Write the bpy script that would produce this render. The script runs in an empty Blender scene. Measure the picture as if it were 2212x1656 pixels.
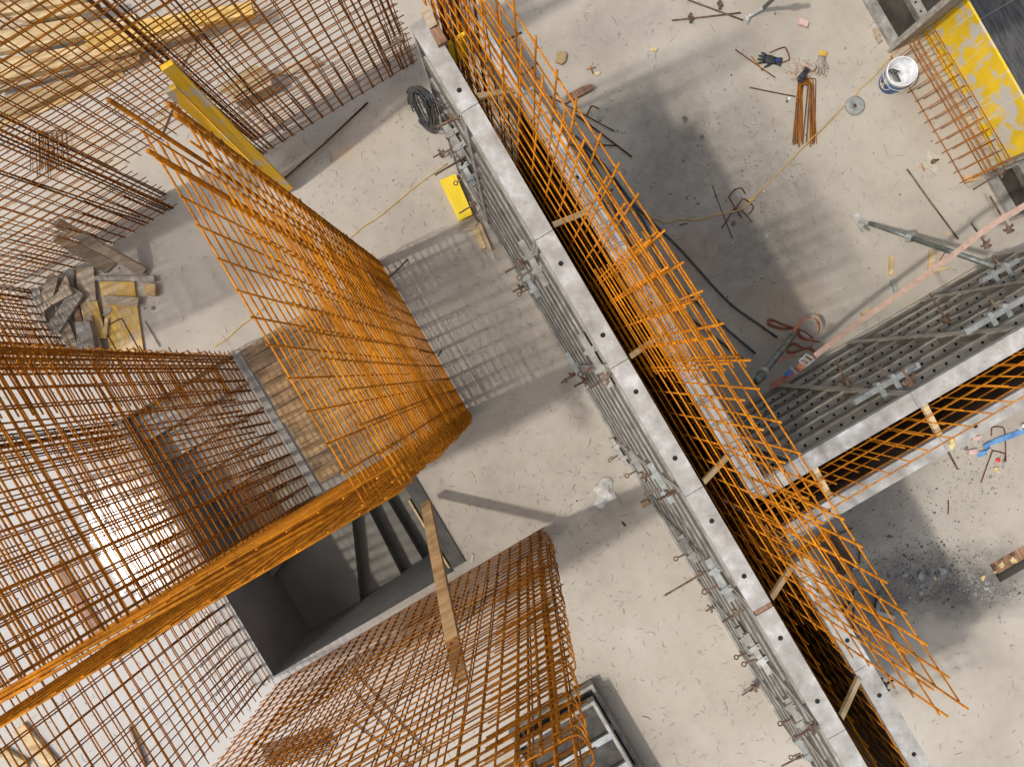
import bpy, bmesh, math, random
from mathutils import Vector, Matrix, noise
random.seed(11)
S=bpy.context.scene; COL=S.collection
R=math.radians; rnd=random.uniform
# ---------------------------------------------------------------- camera model
F=1540.;H=7.7;CX,CY=1106.,828.;NX,NY=1125.,795.
_r=Vector(((NX-CX)/F,-(NY-CY)/F,-1)).normalized()
ROT=_r.rotation_difference(Vector((0,0,-1))).to_matrix()
TH=R(59.5);CA,SA=math.sin(TH),math.cos(TH)
def W(a,b,z=0): return Vector((a*CA+b*SA, a*SA-b*CA, z))
def ray(x,y): return ROT@Vector(((x-CX)/F,-(y-CY)/F,-1))
def DP(x,y,z=0):
    d=ray(x,y); return Vector((0,0,H))+d*((z-H)/d.z)
def AB(p): return p.x*CA+p.y*SA, p.x*SA-p.y*CA
def DA(x,y,a0):      # where the sight line meets the upright plane a=a0
    d=ray(x,y); da=d.x*CA+d.y*SA; return Vector((0,0,H))+d*(a0/da)
def DB(x,y,b0):
    d=ray(x,y); db=d.x*SA-d.y*CA; return Vector((0,0,H))+d*(b0/db)
def K(n,x,y):        # photo detail views -> picture plane units
    s=.60373; ox,oy={1:(0,0),2:(1000,0),3:(2000,0),4:(3000,0),5:(0,1000),6:(1000,1000),7:(2000,1000),8:(3000,1000),9:(0,2000),10:(1000,2000),11:(2000,2000),12:(3000,2000)}[n]
    if n in(4,8): s=.60386
    if n>8: s=.6444
    return ((ox+x*s)*.54004,(oy+y*s)*.54004)
def KP(n,x,y,z=0): return DP(*K(n,x,y),z)
UN=W(1,0);UU=W(0,1);Z=Vector((0,0,1))
# ---------------------------------------------------------------- materials
def mat(name):
    m=bpy.data.materials.new(name); m.use_nodes=True; nt=m.node_tree
    return m,nt,nt.nodes['Principled BSDF']
def N(nt,t,**k):
    n=nt.nodes.new(t)
    for a,b in k.items():
        if a in n.inputs.keys(): n.inputs[a].default_value=b
        else: setattr(n,a,b)
    return n
def noi(nt,scale,detail=5,rough=.6,co='Object',sc=None):
    tc=N(nt,'ShaderNodeTexCoord'); n=N(nt,'ShaderNodeTexNoise',Scale=scale,Detail=detail,Roughness=rough)
    if co=='World':
        g=N(nt,'ShaderNodeNewGeometry'); src=g.outputs['Position']
    else: src=tc.outputs[co]
    if sc:
        mp=N(nt,'ShaderNodeMapping')
        if len(sc)>3: mp.vector_type='TEXTURE'; mp.inputs['Rotation'].default_value=(0,0,sc[3]); mp.inputs['Scale'].default_value=tuple(1/q for q in sc[:3])
        else: mp.inputs['Scale'].default_value=sc[:3]
        nt.links.new(src,mp.inputs[0]); src=mp.outputs[0]
    nt.links.new(src,n.inputs['Vector']); return n.outputs['Fac']
def ramp(nt,fac,stops):
    r=N(nt,'ShaderNodeValToRGB'); e=r.color_ramp.elements
    while len(e)<len(stops): e.new(.5)
    for i,(p,c) in enumerate(stops):
        e[i].position=p; e[i].color=(*c,1) if not isinstance(c,(int,float)) else (c,c,c,1)
    nt.links.new(fac,r.inputs[0]); return r.outputs[0]
def mix(nt,fac,a,b,bt='MIX'):
    m=N(nt,'ShaderNodeMix',data_type='RGBA',blend_type=bt)
    for s,i in((fac,0),(a,6),(b,7)):
        if isinstance(s,(int,float)): m.inputs[i].default_value=s
        elif isinstance(s,tuple): m.inputs[i].default_value=(*s,1)
        else: nt.links.new(s,m.inputs[i])
    return m.outputs[2]
def bump(nt,b,h,st=.3,d=.01):
    n=N(nt,'ShaderNodeBump',Strength=st,Distance=d); nt.links.new(h,n.inputs['Height']); nt.links.new(n.outputs[0],b.inputs['Normal'])
def drips(m,ang):
    nt=m.node_tree; b=nt.nodes['Principled BSDF']; c=b.inputs['Base Color'].links[0].from_socket
    f=noi(nt,1.,4,.6,'World',(22,1,1.1,ang)); nt.links.new(mix(nt,ramp(nt,f,[(.60,0.),(.64,.75)]),c,(.62,.58,.42)),b.inputs['Base Color'])
def simple(name,c1,c2,scale=20,rough=.7,metal=0,sc=None,co='World',bs=.2,c3=None,pos=(.35,.65)):
    m,nt,b=mat(name); f=noi(nt,scale,6,.65,co,sc)
    st=[(pos[0],c1),(pos[1],c2)]
    if c3: st.append((min(.98,pos[1]+.12),c3))
    nt.links.new(ramp(nt,f,st),b.inputs['Base Color']); b.inputs['Roughness'].default_value=rough; b.inputs['Metallic'].default_value=metal
    if bs: bump(nt,b,f,bs,.004)
    return m
def concrete(name,c1,c2,c3,stains=[],wet=None,speck=.25,pale=None):
    m,nt,b=mat(name)
    big=noi(nt,.9,6,.6,'World'); mid=noi(nt,7,6,.7,'World'); fine=noi(nt,160,3,.7,'World')
    col=ramp(nt,big,[(.32,c1),(.52,c2),(.72,c3)])
    col=mix(nt,1.,col,ramp(nt,mid,[(.25,.90),(.5,1.),(.8,1.05)]),'MULTIPLY')
    col=mix(nt,1.,col,ramp(nt,fine,[(.27,.62),(.42,.97),(.62,1.02),(.78,1.12)]),'MULTIPLY')
    g=N(nt,'ShaderNodeNewGeometry')
    v=N(nt,'ShaderNodeTexVoronoi',Scale=38.); nt.links.new(g.outputs['Position'],v.inputs['Vector'])
    col=mix(nt,ramp(nt,v.outputs['Distance'],[(.035,speck),(.07,0.)]),col,(.16,.145,.125))
    def dist(p,r,soft=.55,ns=1.6):
        n=N(nt,'ShaderNodeTexNoise',Scale=ns,Detail=7,Roughness=.68); nt.links.new(g.outputs['Position'],n.inputs['Vector'])
        s=N(nt,'ShaderNodeVectorMath',operation='SUBTRACT'); nt.links.new(g.outputs['Position'],s.inputs[0]); s.inputs[1].default_value=p
        rt=N(nt,'ShaderNodeVectorRotate',rotation_type='Z_AXIS'); rt.inputs['Angle'].default_value=-r[2]; nt.links.new(s.outputs[0],rt.inputs['Vector'])
        mu=N(nt,'ShaderNodeVectorMath',operation='MULTIPLY'); mu.inputs[1].default_value=(1/r[0],1/r[1],0); nt.links.new(rt.outputs[0],mu.inputs[0])
        l=N(nt,'ShaderNodeVectorMath',operation='LENGTH'); nt.links.new(mu.outputs[0],l.inputs[0])
        ad=N(nt,'ShaderNodeMath',operation='ADD'); nt.links.new(l.outputs['Value'],ad.inputs[0])
        sb=N(nt,'ShaderNodeMath',operation='MULTIPLY_ADD'); nt.links.new(n.outputs['Fac'],sb.inputs[0]); sb.inputs[1].default_value=1.5; sb.inputs[2].default_value=-.75
        nt.links.new(sb.outputs[0],ad.inputs[1])
        mr=N(nt,'ShaderNodeMapRange'); mr.inputs[1].default_value=1-soft; mr.inputs[2].default_value=1+soft*.6; mr.inputs[3].default_value=1; mr.inputs[4].default_value=0
        nt.links.new(ad.outputs[0],mr.inputs[0]); return mr.outputs[0]
    for (p,r,c,k) in stains:
        f=dist(p,r); ml=N(nt,'ShaderNodeMath',operation='MULTIPLY'); nt.links.new(f,ml.inputs[0]); ml.inputs[1].default_value=k
        fm=N(nt,'ShaderNodeMath',operation='MULTIPLY'); nt.links.new(ml.outputs[0],fm.inputs[0]); nt.links.new(ramp(nt,mid,[(.3,1.),(.7,.55)]),fm.inputs[1])
        col=mix(nt,fm.outputs[0],col,c)
    rough=.86
    if wet:
        f=dist(wet[0],wet[1],.22,7.)
        rg=N(nt,'ShaderNodeMapRange'); rg.inputs[3].default_value=.86; rg.inputs[4].default_value=.2; nt.links.new(f,rg.inputs[0]); nt.links.new(rg.outputs[0],b.inputs['Roughness'])
        bs=N(nt,'ShaderNodeMapRange'); bs.inputs[3].default_value=.35; bs.inputs[4].default_value=.05; nt.links.new(f,bs.inputs[0])
        col=mix(nt,f,col,mix(nt,1.,col,(.80,.79,.78),'MULTIPLY'))
        n=N(nt,'ShaderNodeBump',Distance=.006); nt.links.new(bs.outputs[0],n.inputs['Strength']); nt.links.new(fine,n.inputs['Height']); nt.links.new(n.outputs[0],b.inputs['Normal'])
    else:
        b.inputs['Roughness'].default_value=rough; bump(nt,b,fine,.35,.006)
    nt.links.new(col,b.inputs['Base Color']); return m
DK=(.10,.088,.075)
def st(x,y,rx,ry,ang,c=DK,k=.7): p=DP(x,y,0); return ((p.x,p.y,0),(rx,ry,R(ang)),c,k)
FL1,FL2,FL3=(.36,.315,.255),(.43,.38,.31),(.475,.428,.36)
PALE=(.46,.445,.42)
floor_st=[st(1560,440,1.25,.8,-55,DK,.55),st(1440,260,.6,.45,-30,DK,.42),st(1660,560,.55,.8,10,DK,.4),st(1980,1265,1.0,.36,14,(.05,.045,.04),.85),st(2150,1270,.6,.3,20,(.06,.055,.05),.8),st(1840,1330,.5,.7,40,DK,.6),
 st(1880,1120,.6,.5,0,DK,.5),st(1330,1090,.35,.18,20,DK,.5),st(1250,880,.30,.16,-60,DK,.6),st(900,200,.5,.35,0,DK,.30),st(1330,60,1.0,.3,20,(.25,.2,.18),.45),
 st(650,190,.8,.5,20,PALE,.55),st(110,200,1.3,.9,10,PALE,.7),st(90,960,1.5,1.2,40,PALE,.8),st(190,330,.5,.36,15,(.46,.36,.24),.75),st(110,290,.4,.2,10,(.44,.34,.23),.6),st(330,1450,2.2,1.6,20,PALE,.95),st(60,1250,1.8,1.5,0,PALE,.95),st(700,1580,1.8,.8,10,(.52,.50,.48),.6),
 st(740,330,.16,.08,30,(.50,.34,.2),.6),st(830,270,.5,.25,40,(.50,.38,.26),.3),st(1680,660,.5,.3,20,(.42,.32,.22),.45),st(1490,560,.35,.3,0,(.30,.17,.09),.4),st(1965,1010,.3,.3,0,DK,.3)]
M={}
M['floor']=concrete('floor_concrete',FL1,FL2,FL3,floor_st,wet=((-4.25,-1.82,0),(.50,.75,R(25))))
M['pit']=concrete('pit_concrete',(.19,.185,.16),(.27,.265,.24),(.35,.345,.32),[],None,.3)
M['tread_dark']=concrete('dark_tread_concrete',(.15,.14,.12),(.22,.205,.175),(.30,.28,.24),[],None,.4)  # darker concrete for the lower treads and the winders
M['tread']=concrete('tread_concrete',(.27,.255,.225),(.36,.34,.30),(.43,.41,.37),[],None,.3)
def rebar_mat(name,c1,c2,c3,sc=26):
    m,nt,b=mat(name); f=noi(nt,sc,6,.7,'World'); g=noi(nt,3.,3,.6,'World'); h=noi(nt,420,2,.6,'World')
    c=ramp(nt,f,[(.30,c1),(.5,c2),(.68,c3)]); c=mix(nt,1.,c,ramp(nt,g,[(.3,.58),(.7,1.22)]),'MULTIPLY')
    c=mix(nt,1.,c,ramp(nt,h,[(.3,.6),(.6,1.1)]),'MULTIPLY')
    nt.links.new(c,b.inputs['Base Color']); b.inputs['Roughness'].default_value=.8; b.inputs['Specular IOR Level'].default_value=.2
    bump(nt,b,h,.8,.003); return m
M['rust']=rebar_mat('fresh_rust',(.34,.095,.004),(.58,.195,.006),(.70,.28,.012))
M['rust2']=rebar_mat('brown_rust',(.20,.058,.004),(.45,.148,.006),(.58,.22,.012))
M['rust3']=rebar_mat('dark_rust',(.06,.022,.01),(.15,.055,.02),(.24,.10,.04))
M['rod']=rebar_mat('rod_rust',(.09,.05,.032),(.17,.10,.065),(.30,.25,.19),14)
M['frame']=simple('spattered_frame',(.19,.175,.15),(.35,.33,.295),8,.72,.1,None,'World',.3,(.47,.455,.42),(.33,.58))
M['frame_dark']=simple('brown_frame',(.27,.235,.18),(.49,.435,.35),3,.7,.1,(1.2,7,5,R(30.5)),'World',.35,(.55,.52,.46),(.34,.60))
M['rib_shade']=simple('rib_edge_shade',(.07,.06,.045),(.17,.15,.12),7,.7,.1,None,'World',.3,(.30,.27,.22),(.35,.62))  # darkened flange colour paints the shadow lines between the ribs
M['rim']=simple('cement_rim',(.22,.20,.17),(.385,.365,.335),6,.82,0,None,'World',.6,(.52,.51,.49),(.28,.54))
M['ply_dark']=simple('dark_ply',(.025,.021,.017),(.085,.075,.06),6,.6,0,None,'World',.2,(.16,.14,.115),(.38,.70))
M['galv']=simple('galvanised',(.27,.28,.265),(.42,.43,.41),16,.45,.35,None,'World',.3,(.55,.53,.46),(.35,.60))
M['galv_old']=simple('green_grey_tube',(.09,.10,.085),(.22,.235,.21),14,.5,.3,None,'World',.3,(.42,.42,.39),(.35,.62))
M['hole']=simple('hole_dark',(.006,.005,.004),(.012,.01,.009),10,.9)
def wood(name,c1,c2,c3,ang=0,sx=1.2,sy=26):
    m,nt,b=mat(name); f=noi(nt,3.2,7,.65,'World',(sx,sy,sx,ang)); g=noi(nt,5,4,.6,'World')
    c=ramp(nt,f,[(.32,c1),(.5,c2),(.68,c3)]); c=mix(nt,1.,c,ramp(nt,g,[(.28,.62),(.5,.98),(.72,1.1)]),'MULTIPLY')
    nt.links.new(c,b.inputs['Base Color']); b.inputs['Roughness'].default_value=.75; bump(nt,b,f,.35,.004); return m
A30=R(30.5)
M['board']=wood('cover_board_wood',(.30,.17,.07),(.50,.31,.14),(.60,.42,.22),A30,.8,8)
M['board2']=wood('stained_board_wood',(.14,.09,.05),(.33,.21,.11),(.45,.32,.19),A30,.8,8)
M['pine']=wood('fresh_pine',(.42,.26,.11),(.60,.43,.22),(.70,.55,.33),A30)
M['timber']=wood('weathered_timber',(.24,.17,.11),(.40,.31,.21),(.50,.42,.32),R(25),2,14)
M['timber2']=wood('grey_timber',(.17,.14,.11),(.33,.29,.23),(.46,.42,.36),R(-60),3,12)
M['cream']=wood('cream_timber',(.27,.17,.07),(.47,.33,.16),(.62,.50,.31),R(14),.8,6)
M['honey']=wood('honey_timber',(.34,.19,.04),(.55,.34,.08),(.66,.47,.18),R(14),.8,6)
M['redwood']=wood('red_brown_timber',(.14,.07,.04),(.30,.16,.09),(.40,.24,.15),R(-60),2,14)
def yellow(name,c,wear,ang,sx=1.5,sy=9,lo=.52,hi=.60):
    m,nt,b=mat(name); f=noi(nt,3.5,7,.62,'World',(sx,sy,sx,ang)); g=noi(nt,2.2,6,.7,'World'); l=noi(nt,3,3,.5,'World',(1,30,1,ang))
    base=mix(nt,1.,c,ramp(nt,l,[(.35,.84),(.6,1.05)]),'MULTIPLY')
    mm=N(nt,'ShaderNodeMath',operation='MULTIPLY_ADD'); nt.links.new(f,mm.inputs[0]); mm.inputs[1].default_value=.5
    m2=N(nt,'ShaderNodeMath',operation='MULTIPLY'); nt.links.new(g,m2.inputs[0]); m2.inputs[1].default_value=.5; nt.links.new(m2.outputs[0],mm.inputs[2])
    col=mix(nt,ramp(nt,mm.outputs[0],[(lo,0.),(hi,1.)]),base,wear)
    nt.links.new(col,b.inputs['Base Color']); b.inputs['Roughness'].default_value=.6; return m
M['yellow']=yellow('yellow_form_board',(.80,.53,.015),(.52,.50,.45),R(-59),2,4,.50,.56)
drips(M['yellow'],R(-59.5))
M['ochre']=yellow('ochre_beam_paint',(.80,.47,.012),(.50,.46,.38),R(-47),1.5,9,.54,.60)
M['lemon']=yellow('bright_yellow_paint',(.80,.56,.01),(.55,.48,.30),R(-60),1,9,.60,.68)
M['yply']=yellow('faded_yellow_ply',(.62,.37,.05),(.50,.38,.23),R(80),1,5,.44,.58)
M['black']=simple('black_rubber',(.018,.02,.022),(.05,.055,.06),25,.5,0,None,'World',.1,(.12,.13,.14),(.35,.68))
M['creamsteel']=simple('cream_cast_steel',(.36,.33,.25),(.50,.46,.36),20,.6)
M['pipe']=simple('dark_grey_conduit',(.035,.035,.034),(.07,.068,.065),25,.5)
M['cord']=simple('yellow_cord_plastic',(.50,.30,.07),(.62,.40,.12),12,.55,0,None,'World',0)
M['stone']=simple('grey_stone',(.19,.19,.185),(.34,.335,.325),16,.9,0,None,'World',.6)
M['stone_dark']=simple('dark_stone',(.07,.068,.062),(.17,.165,.155),16,.9,0,None,'World',.6)
M['wire']=simple('tie_wire_steel',(.035,.025,.02),(.09,.06,.045),9,.6)
M['blue']=simple('blue_print',(.03,.13,.42),(.08,.27,.62),12,.5,0,None,'World',0,(.35,.45,.6),(.35,.62))
M['white']=simple('white_plastic',(.62,.62,.60),(.78,.78,.76),14,.5)
M['plaster']=simple('plaster_lined',(.42,.43,.43),(.72,.73,.74),14,.7)
M['label']=simple('label_white',(.66,.66,.63),(.74,.74,.71),10,.5,bs=0)
M['print']=simple('label_ink',(.03,.03,.04),(.06,.05,.05),10,.5,bs=0)
M['orange']=simple('label_orange',(.6,.25,.06),(.7,.32,.1),10,.5,bs=0)
M['glove']=simple('black_glove_fabric',(.012,.014,.017),(.04,.042,.048),60,.7,0,None,'World',.6,(.10,.10,.10),(.35,.66))
M['glove_blue']=simple('navy_patch',(.015,.03,.12),(.03,.06,.2),30,.7)
M['leather']=simple('leather_grey',(.22,.19,.15),(.36,.32,.26),40,.8)
M['leather_y']=simple('cuff_yellow',(.50,.28,.03),(.62,.38,.06),30,.8)
M['strap']=simple('orange_webbing',(.36,.13,.07),(.50,.22,.14),25,.75,0,None,'World',.4,(.60,.38,.30),(.35,.64))
M['strap_pale']=simple('sunbleached_webbing',(.36,.225,.165),(.45,.32,.25),25,.75,0,None,'World',.4,(.56,.40,.32),(.35,.64))
M['strap_blue']=simple('blue_strap_fabric',(.07,.20,.42),(.15,.32,.56),20,.7)
M['foam']=simple('yellow_foam',(.50,.38,.13),(.68,.58,.30),30,.9,0,None,'World',.9)
M['sponge']=simple('brown_sponge',(.30,.20,.09),(.42,.30,.15),50,.95,0,None,'World',.9)
M['pink']=simple('pink_foam',(.55,.33,.30),(.66,.46,.42),14,.9)
M['paper']=simple('crumpled_paper',(.28,.25,.21),(.44,.42,.38),18,.8,0,None,'World',.6,(.52,.50,.47),(.3,.5))
M['red']=simple('red_plastic',(.6,.02,.02),(.7,.04,.03),8,.4)
M['deck']=simple('dark_deck_ply',(.035,.033,.030),(.11,.105,.10),3.5,.7,0,(1,8,1,R(-62)),'World',.2,(.19,.185,.175),(.35,.66))
M['brown_ply']=wood('brown_ply_sheet',(.20,.13,.06),(.34,.24,.12),(.42,.31,.18),R(20))
M['soil']=simple('sawdust',(.34,.26,.17),(.52,.43,.31),60,.95,0,None,'World',.5)
# ---------------------------------------------------------------- mesh building
class MB:
    def __init__(s): s.v=[];s.f=[];s.m=[];s.cur=0
    def add(s,vs,fs):
        o=len(s.v); s.v+= [Vector(v) for v in vs]; s.f+=[tuple(i+o for i in f) for f in fs]; s.m+=[s.cur]*len(fs)
    def box(s,o,X,Y,Zv): # corner + three edge vectors
        o=Vector(o); c=[o,o+X,o+X+Y,o+Y]; c+=[p+Zv for p in c]
        fs=[(0,3,2,1),(4,5,6,7),(0,1,5,4),(1,2,6,5),(2,3,7,6),(3,0,4,7)]
        if X.cross(Y).dot(Zv)<0: fs=[tuple(reversed(f)) for f in fs]
        s.add(c,fs)
    def ab(s,a0,a1,b0,b1,z0,z1): s.box(W(a0,b0,z0),W(a1-a0,0),W(0,b1-b0),Vector((0,0,z1-z0)))
    def plate(s,pts,t,n=None,jit=0):
        pts=[Vector(p) for p in pts]
        if n is None:
            n=(pts[1]-pts[0]).cross(pts[2]-pts[0]).normalized()
            if n.z<0: n=-n; pts=pts[::-1]
        k=len(pts); lo=[p-n*t for p in pts]
        s.add(pts+lo,[tuple(range(k)),tuple(range(2*k-1,k-1,-1))]+[(i,i+k,(i+1)%k+k,(i+1)%k) for i in range(k)])
    def tube(s,pts,r,n=6,cap=True,up=None):
        pts=[Vector(p) for p in pts]; rs=r if isinstance(r,(list,tuple)) else [r]*len(pts)
        o=len(s.v); prev=None
        for i,p in enumerate(pts):
            t=(pts[min(i+1,len(pts)-1)]-pts[max(i-1,0)]).normalized()
            if prev is None: a=t.orthogonal().normalized() if up is None else (up-t*up.dot(t)).normalized()
            else: a=(prev-t*prev.dot(t)).normalized()
            prev=a; b=t.cross(a)
            for k in range(n):
                q=2*math.pi*k/n; s.v.append(p+(a*math.cos(q)+b*math.sin(q))*rs[i])
        for i in range(len(pts)-1):
            for k in range(n):
                s.f.append((o+i*n+k,o+i*n+(k+1)%n,o+(i+1)*n+(k+1)%n,o+(i+1)*n+k)); s.m.append(s.cur)
        if cap:
            s.f.append(tuple(o+k for k in range(n-1,-1,-1))); e=o+(len(pts)-1)*n; s.f.append(tuple(e+k for k in range(n))); s.m+=[s.cur]*2
    def disc(s,c,n,r,k=10):
        n=Vector(n).normalized(); a=n.orthogonal().normalized(); b=n.cross(a)
        s.add([c+(a*math.cos(2*math.pi*i/k)+b*math.sin(2*math.pi*i/k))*r for i in range(k)],[tuple(range(k))])
    def ribbon(s,pts,side,w,t=.003):   # flat webbing; side: list of side vectors
        pts=[Vector(p) for p in pts]; o=len(s.v)
        for i,p in enumerate(pts):
            sd=side[i] if isinstance(side,list) else side
            d=(pts[min(i+1,len(pts)-1)]-pts[max(i-1,0)]).normalized(); sd=(sd-d*sd.dot(d)).normalized(); nn=d.cross(sd).normalized()
            for u,v in((-1,-1),(1,-1),(1,1),(-1,1)): s.v.append(p+sd*w/2*u+nn*t/2*v)
        for i in range(len(pts)-1):
            for k in range(4): s.f.append((o+i*4+k,o+i*4+(k+1)%4,o+i*4+4+(k+1)%4,o+i*4+4+k)); s.m.append(s.cur)
        e=o+(len(pts)-1)*4; s.f+=[(o+3,o+2,o+1,o),(e,e+1,e+2,e+3)]; s.m+=[s.cur]*2
    def build(s,name,ms,parent=None,smooth=False,loc=None):
        me=bpy.data.meshes.new(name); org=Vector((0,0,0))
        if parent is not None: org=wl(parent)
        elif loc is not None: org=Vector(loc)
        elif s.v:
            xs=[sum(v[i] for v in s.v)/len(s.v) for i in range(2)]; org=Vector((xs[0],xs[1],min(v.z for v in s.v)))
        me.from_pydata([v-org for v in s.v],[],s.f)
        for m in (ms if isinstance(ms,(list,tuple)) else [ms]): me.materials.append(M[m])
        if isinstance(ms,(list,tuple)): me.polygons.foreach_set('material_index',s.m)
        if smooth: me.polygons.foreach_set('use_smooth',[True]*len(me.polygons))
        me.update(); o=bpy.data.objects.new(name,me); COL.objects.link(o)
        if parent is not None: o.parent=parent
        else: o.location=org
        return o
def wl(o):
    p=Vector(o.location)
    while o.parent: o=o.parent; p+=o.location
    return p
def tag(o,label,cat,group=None,kind=None):
    if label: o['label']=label
    if cat: o['category']=cat
    if group: o['group']=group
    if kind: o['kind']=kind
    return o
def thing(name,label,cat,loc,group=None):
    if label and len(label.split())>16: print('LONG',name,label)
    o=bpy.data.objects.new(name,None); COL.objects.link(o); o.location=loc; o.empty_display_size=.1
    return tag(o,label,cat,group)
def one(mb,name,ms,label,cat,group=None,smooth=False): return tag(mb.build(name,ms,None,smooth),label,cat,group)
def curve(pts,n=6):
    pts=[Vector(p) for p in pts]; out=[]; P=[pts[0]*2-pts[1]]+pts+[pts[-1]*2-pts[-2]]
    for i in range(1,len(P)-2):
        for k in range(n):
            t=k/n; a,b,c,d=P[i-1:i+3]
            out.append(.5*((2*b)+(c-a)*t+(2*a-5*b+4*c-d)*t*t+(3*b-a-3*c+d)*t**3))
    out.append(pts[-1]); return out
def ordn(i): return ['first','second','third','fourth','fifth','sixth','seventh','eighth','ninth','tenth','eleventh','twelfth','thirteenth','fourteenth','fifteenth','sixteenth'][i]
# ================================================================ SETTING
SX0,SX1,SY0,SY1=-9,5.62,-8,9
# stair opening (in wall directions) and a small slot
OA0,OA1,OA2,OB0,OB1,OB2=-4.04,-2.62,-1.74,-1.72,.08,1.53
sl=[AB(DP(2138,1219)),AB(DP(2159,1258))]
SA0=sl[0][0]; SB0=sl[0][1]; SB1=sl[1][1]; SA1=SA0+1.1
fm=MB()
def fr(a0,a1,b0,b1):
    na=max(1,int((a1-a0)/1.)); nb=max(1,int((b1-b0)/1.))
    fm.add([W(a0,b0),W(a0,b1),W(a1,b1),W(a1,b0)],[(0,1,2,3)])
fr(SX0,OA0,SY0,SY1);fr(OA0,OA1,SY0,OB0);fr(OA1,SX1,SY0,OB0);fr(OA1,SX1,OB0,OB1);fr(OA2,SX1,OB1,OB2)
fr(OA0,SX1,OB2,SB0) if SB0>OB2 else None
b2=max(OB2,SB0); fr(OA0,SA0,b2,SB1);fr(SA1,SX1,b2,SB1);fr(OA0,SX1,SB1,SY1)
fm.add([W(SX1,SY0,0),W(SX1,SY1,0),W(SX1,SY1,-.28),W(SX1,SY0,-.28)],[(3,2,1,0)])
floor=tag(fm.build('floor','floor',None,loc=(0,0,0)),None,None,None,'structure')
pm=MB()   # stairwell side walls and the slot's lining
def wallq(a0,b0,a1,b1,z0,z1): pm.add([W(a0,b0,z0),W(a1,b1,z0),W(a1,b1,z1),W(a0,b0,z1)],[(0,1,2,3)])
D=-4.2
pm.ab(OA0-.2,OA0,OB0-.2,OB2+.2,D,-.004); pm.ab(OA0,OA2+3.,OB2,OB2+.2,D,-.004)
pm.ab(OA0,OA1+.2,OB0-.2,OB0,D,-.004); pm.ab(OA1,OA1+.2,OB0,OB1-.2,D,-.004)
pm.ab(OA1,OA2+3.,OB1-.2,OB1,D,-.004); pm.ab(OA2,OA2+3.,OB1,OB2,-.3,-.004)
pm.ab(SA0-.02,SA1,SB0-.02,SB0,-.4,-.003);pm.ab(SA0-.02,SA1,SB1,SB1+.02,-.4,-.003);pm.ab(SA0-.02,SA0,SB0,SB1,-.4,-.003);pm.ab(SA0-.02,SA1+.02,SB0-.02,SB1+.02,-.42,-.4)
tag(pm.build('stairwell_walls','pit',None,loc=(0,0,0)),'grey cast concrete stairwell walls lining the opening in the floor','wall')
# stairs
stt=thing('concrete_staircase','grey concrete winding staircase going down inside the floor opening','staircase',W(OA0,OB0,0))
z=0; zs=-.17
for i in range(6):
    b0=OB0+i*.297; m=MB(); zt=-.17*(i+1)
    m.ab(OA0+.003,OA1-.003,b0+.01,b0+.30,zt-.6,zt); m.ab(OA0+.003,OA1-.003,b0+.27,b0+.307,zt-.03,zt+.002)
    m.build('tread','tread' if i<4 else 'tread_dark',stt)
piv=(OA1,OB1)   # winders turn round the inner corner
cw=[(OA0,OB1),(OA0,OB1+.62),(OA0+.0,OB2),(OA0+.62,OB2),(OA1,OB2)]
def wnd(pts,zt):
    m=MB(); P=[W(a,b,zt) for a,b in pts]; m.plate(P,1.0,Z if (P[1]-P[0]).cross(P[2]-P[0]).z>0 else None); m.build('winder_tread','tread_dark',stt)
wnd([piv,(OA0+.003,OB1+.003),(OA0+.003,OB1+.60)],-1.19)
wnd([piv,(OA0+.003,OB1+.60),(OA0+.003,OB2-.003),(OA0+.75,OB2-.003)],-1.36-.0)
wnd([piv,(OA0+.75,OB2-.003),(OA1-.1,OB2-.003)],-1.56)
for i in range(9):
    a0=OA1-.09+i*.285; m=MB(); zt=-1.76-.175*i; m.ab(a0,a0+.285,OB1+.003,OB2-.003,zt-.5,zt); m.build('tread','tread_dark',stt)
# void with a lower deck to the right
m=MB(); m.ab(5.62,14,-8,9,-4.3,-4.2); tag(m.build('lower_ground','pit',None,loc=(0,0,0)),None,None,None,'structure')
for i,(a0,a1,b0,b1,zz) in enumerate([(5.66,6.30,-3.5,-.2,-1.9),(5.66,6.30,-.18,1.15,-1.92),(6.85,8.6,-3.5,-.9,-1.9),(6.85,8.6,-.88,1.4,-1.93)]):
    m=MB(); m.ab(a0,a1,b0,b1,zz-.05,zz)
    one(m,'deck_sheet','deck',['dark grey deck sheet below the top of the yellow form board','dark grey deck sheet below the lower end of the yellow form board','pale worn deck sheet in the top right corner','dark sheet at the right edge beside the black steel beam'][i],'sheet','deck sheets on the lower level')
m=MB(); m.ab(5.7,8.6,1.18,1.38,-1.5,-1.3); m.ab(5.7,8.6,1.14,1.42,-1.3,-1.28); one(m,'steel_joist','black','black steel beam below the right end of the yellow form board','beam')
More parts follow.
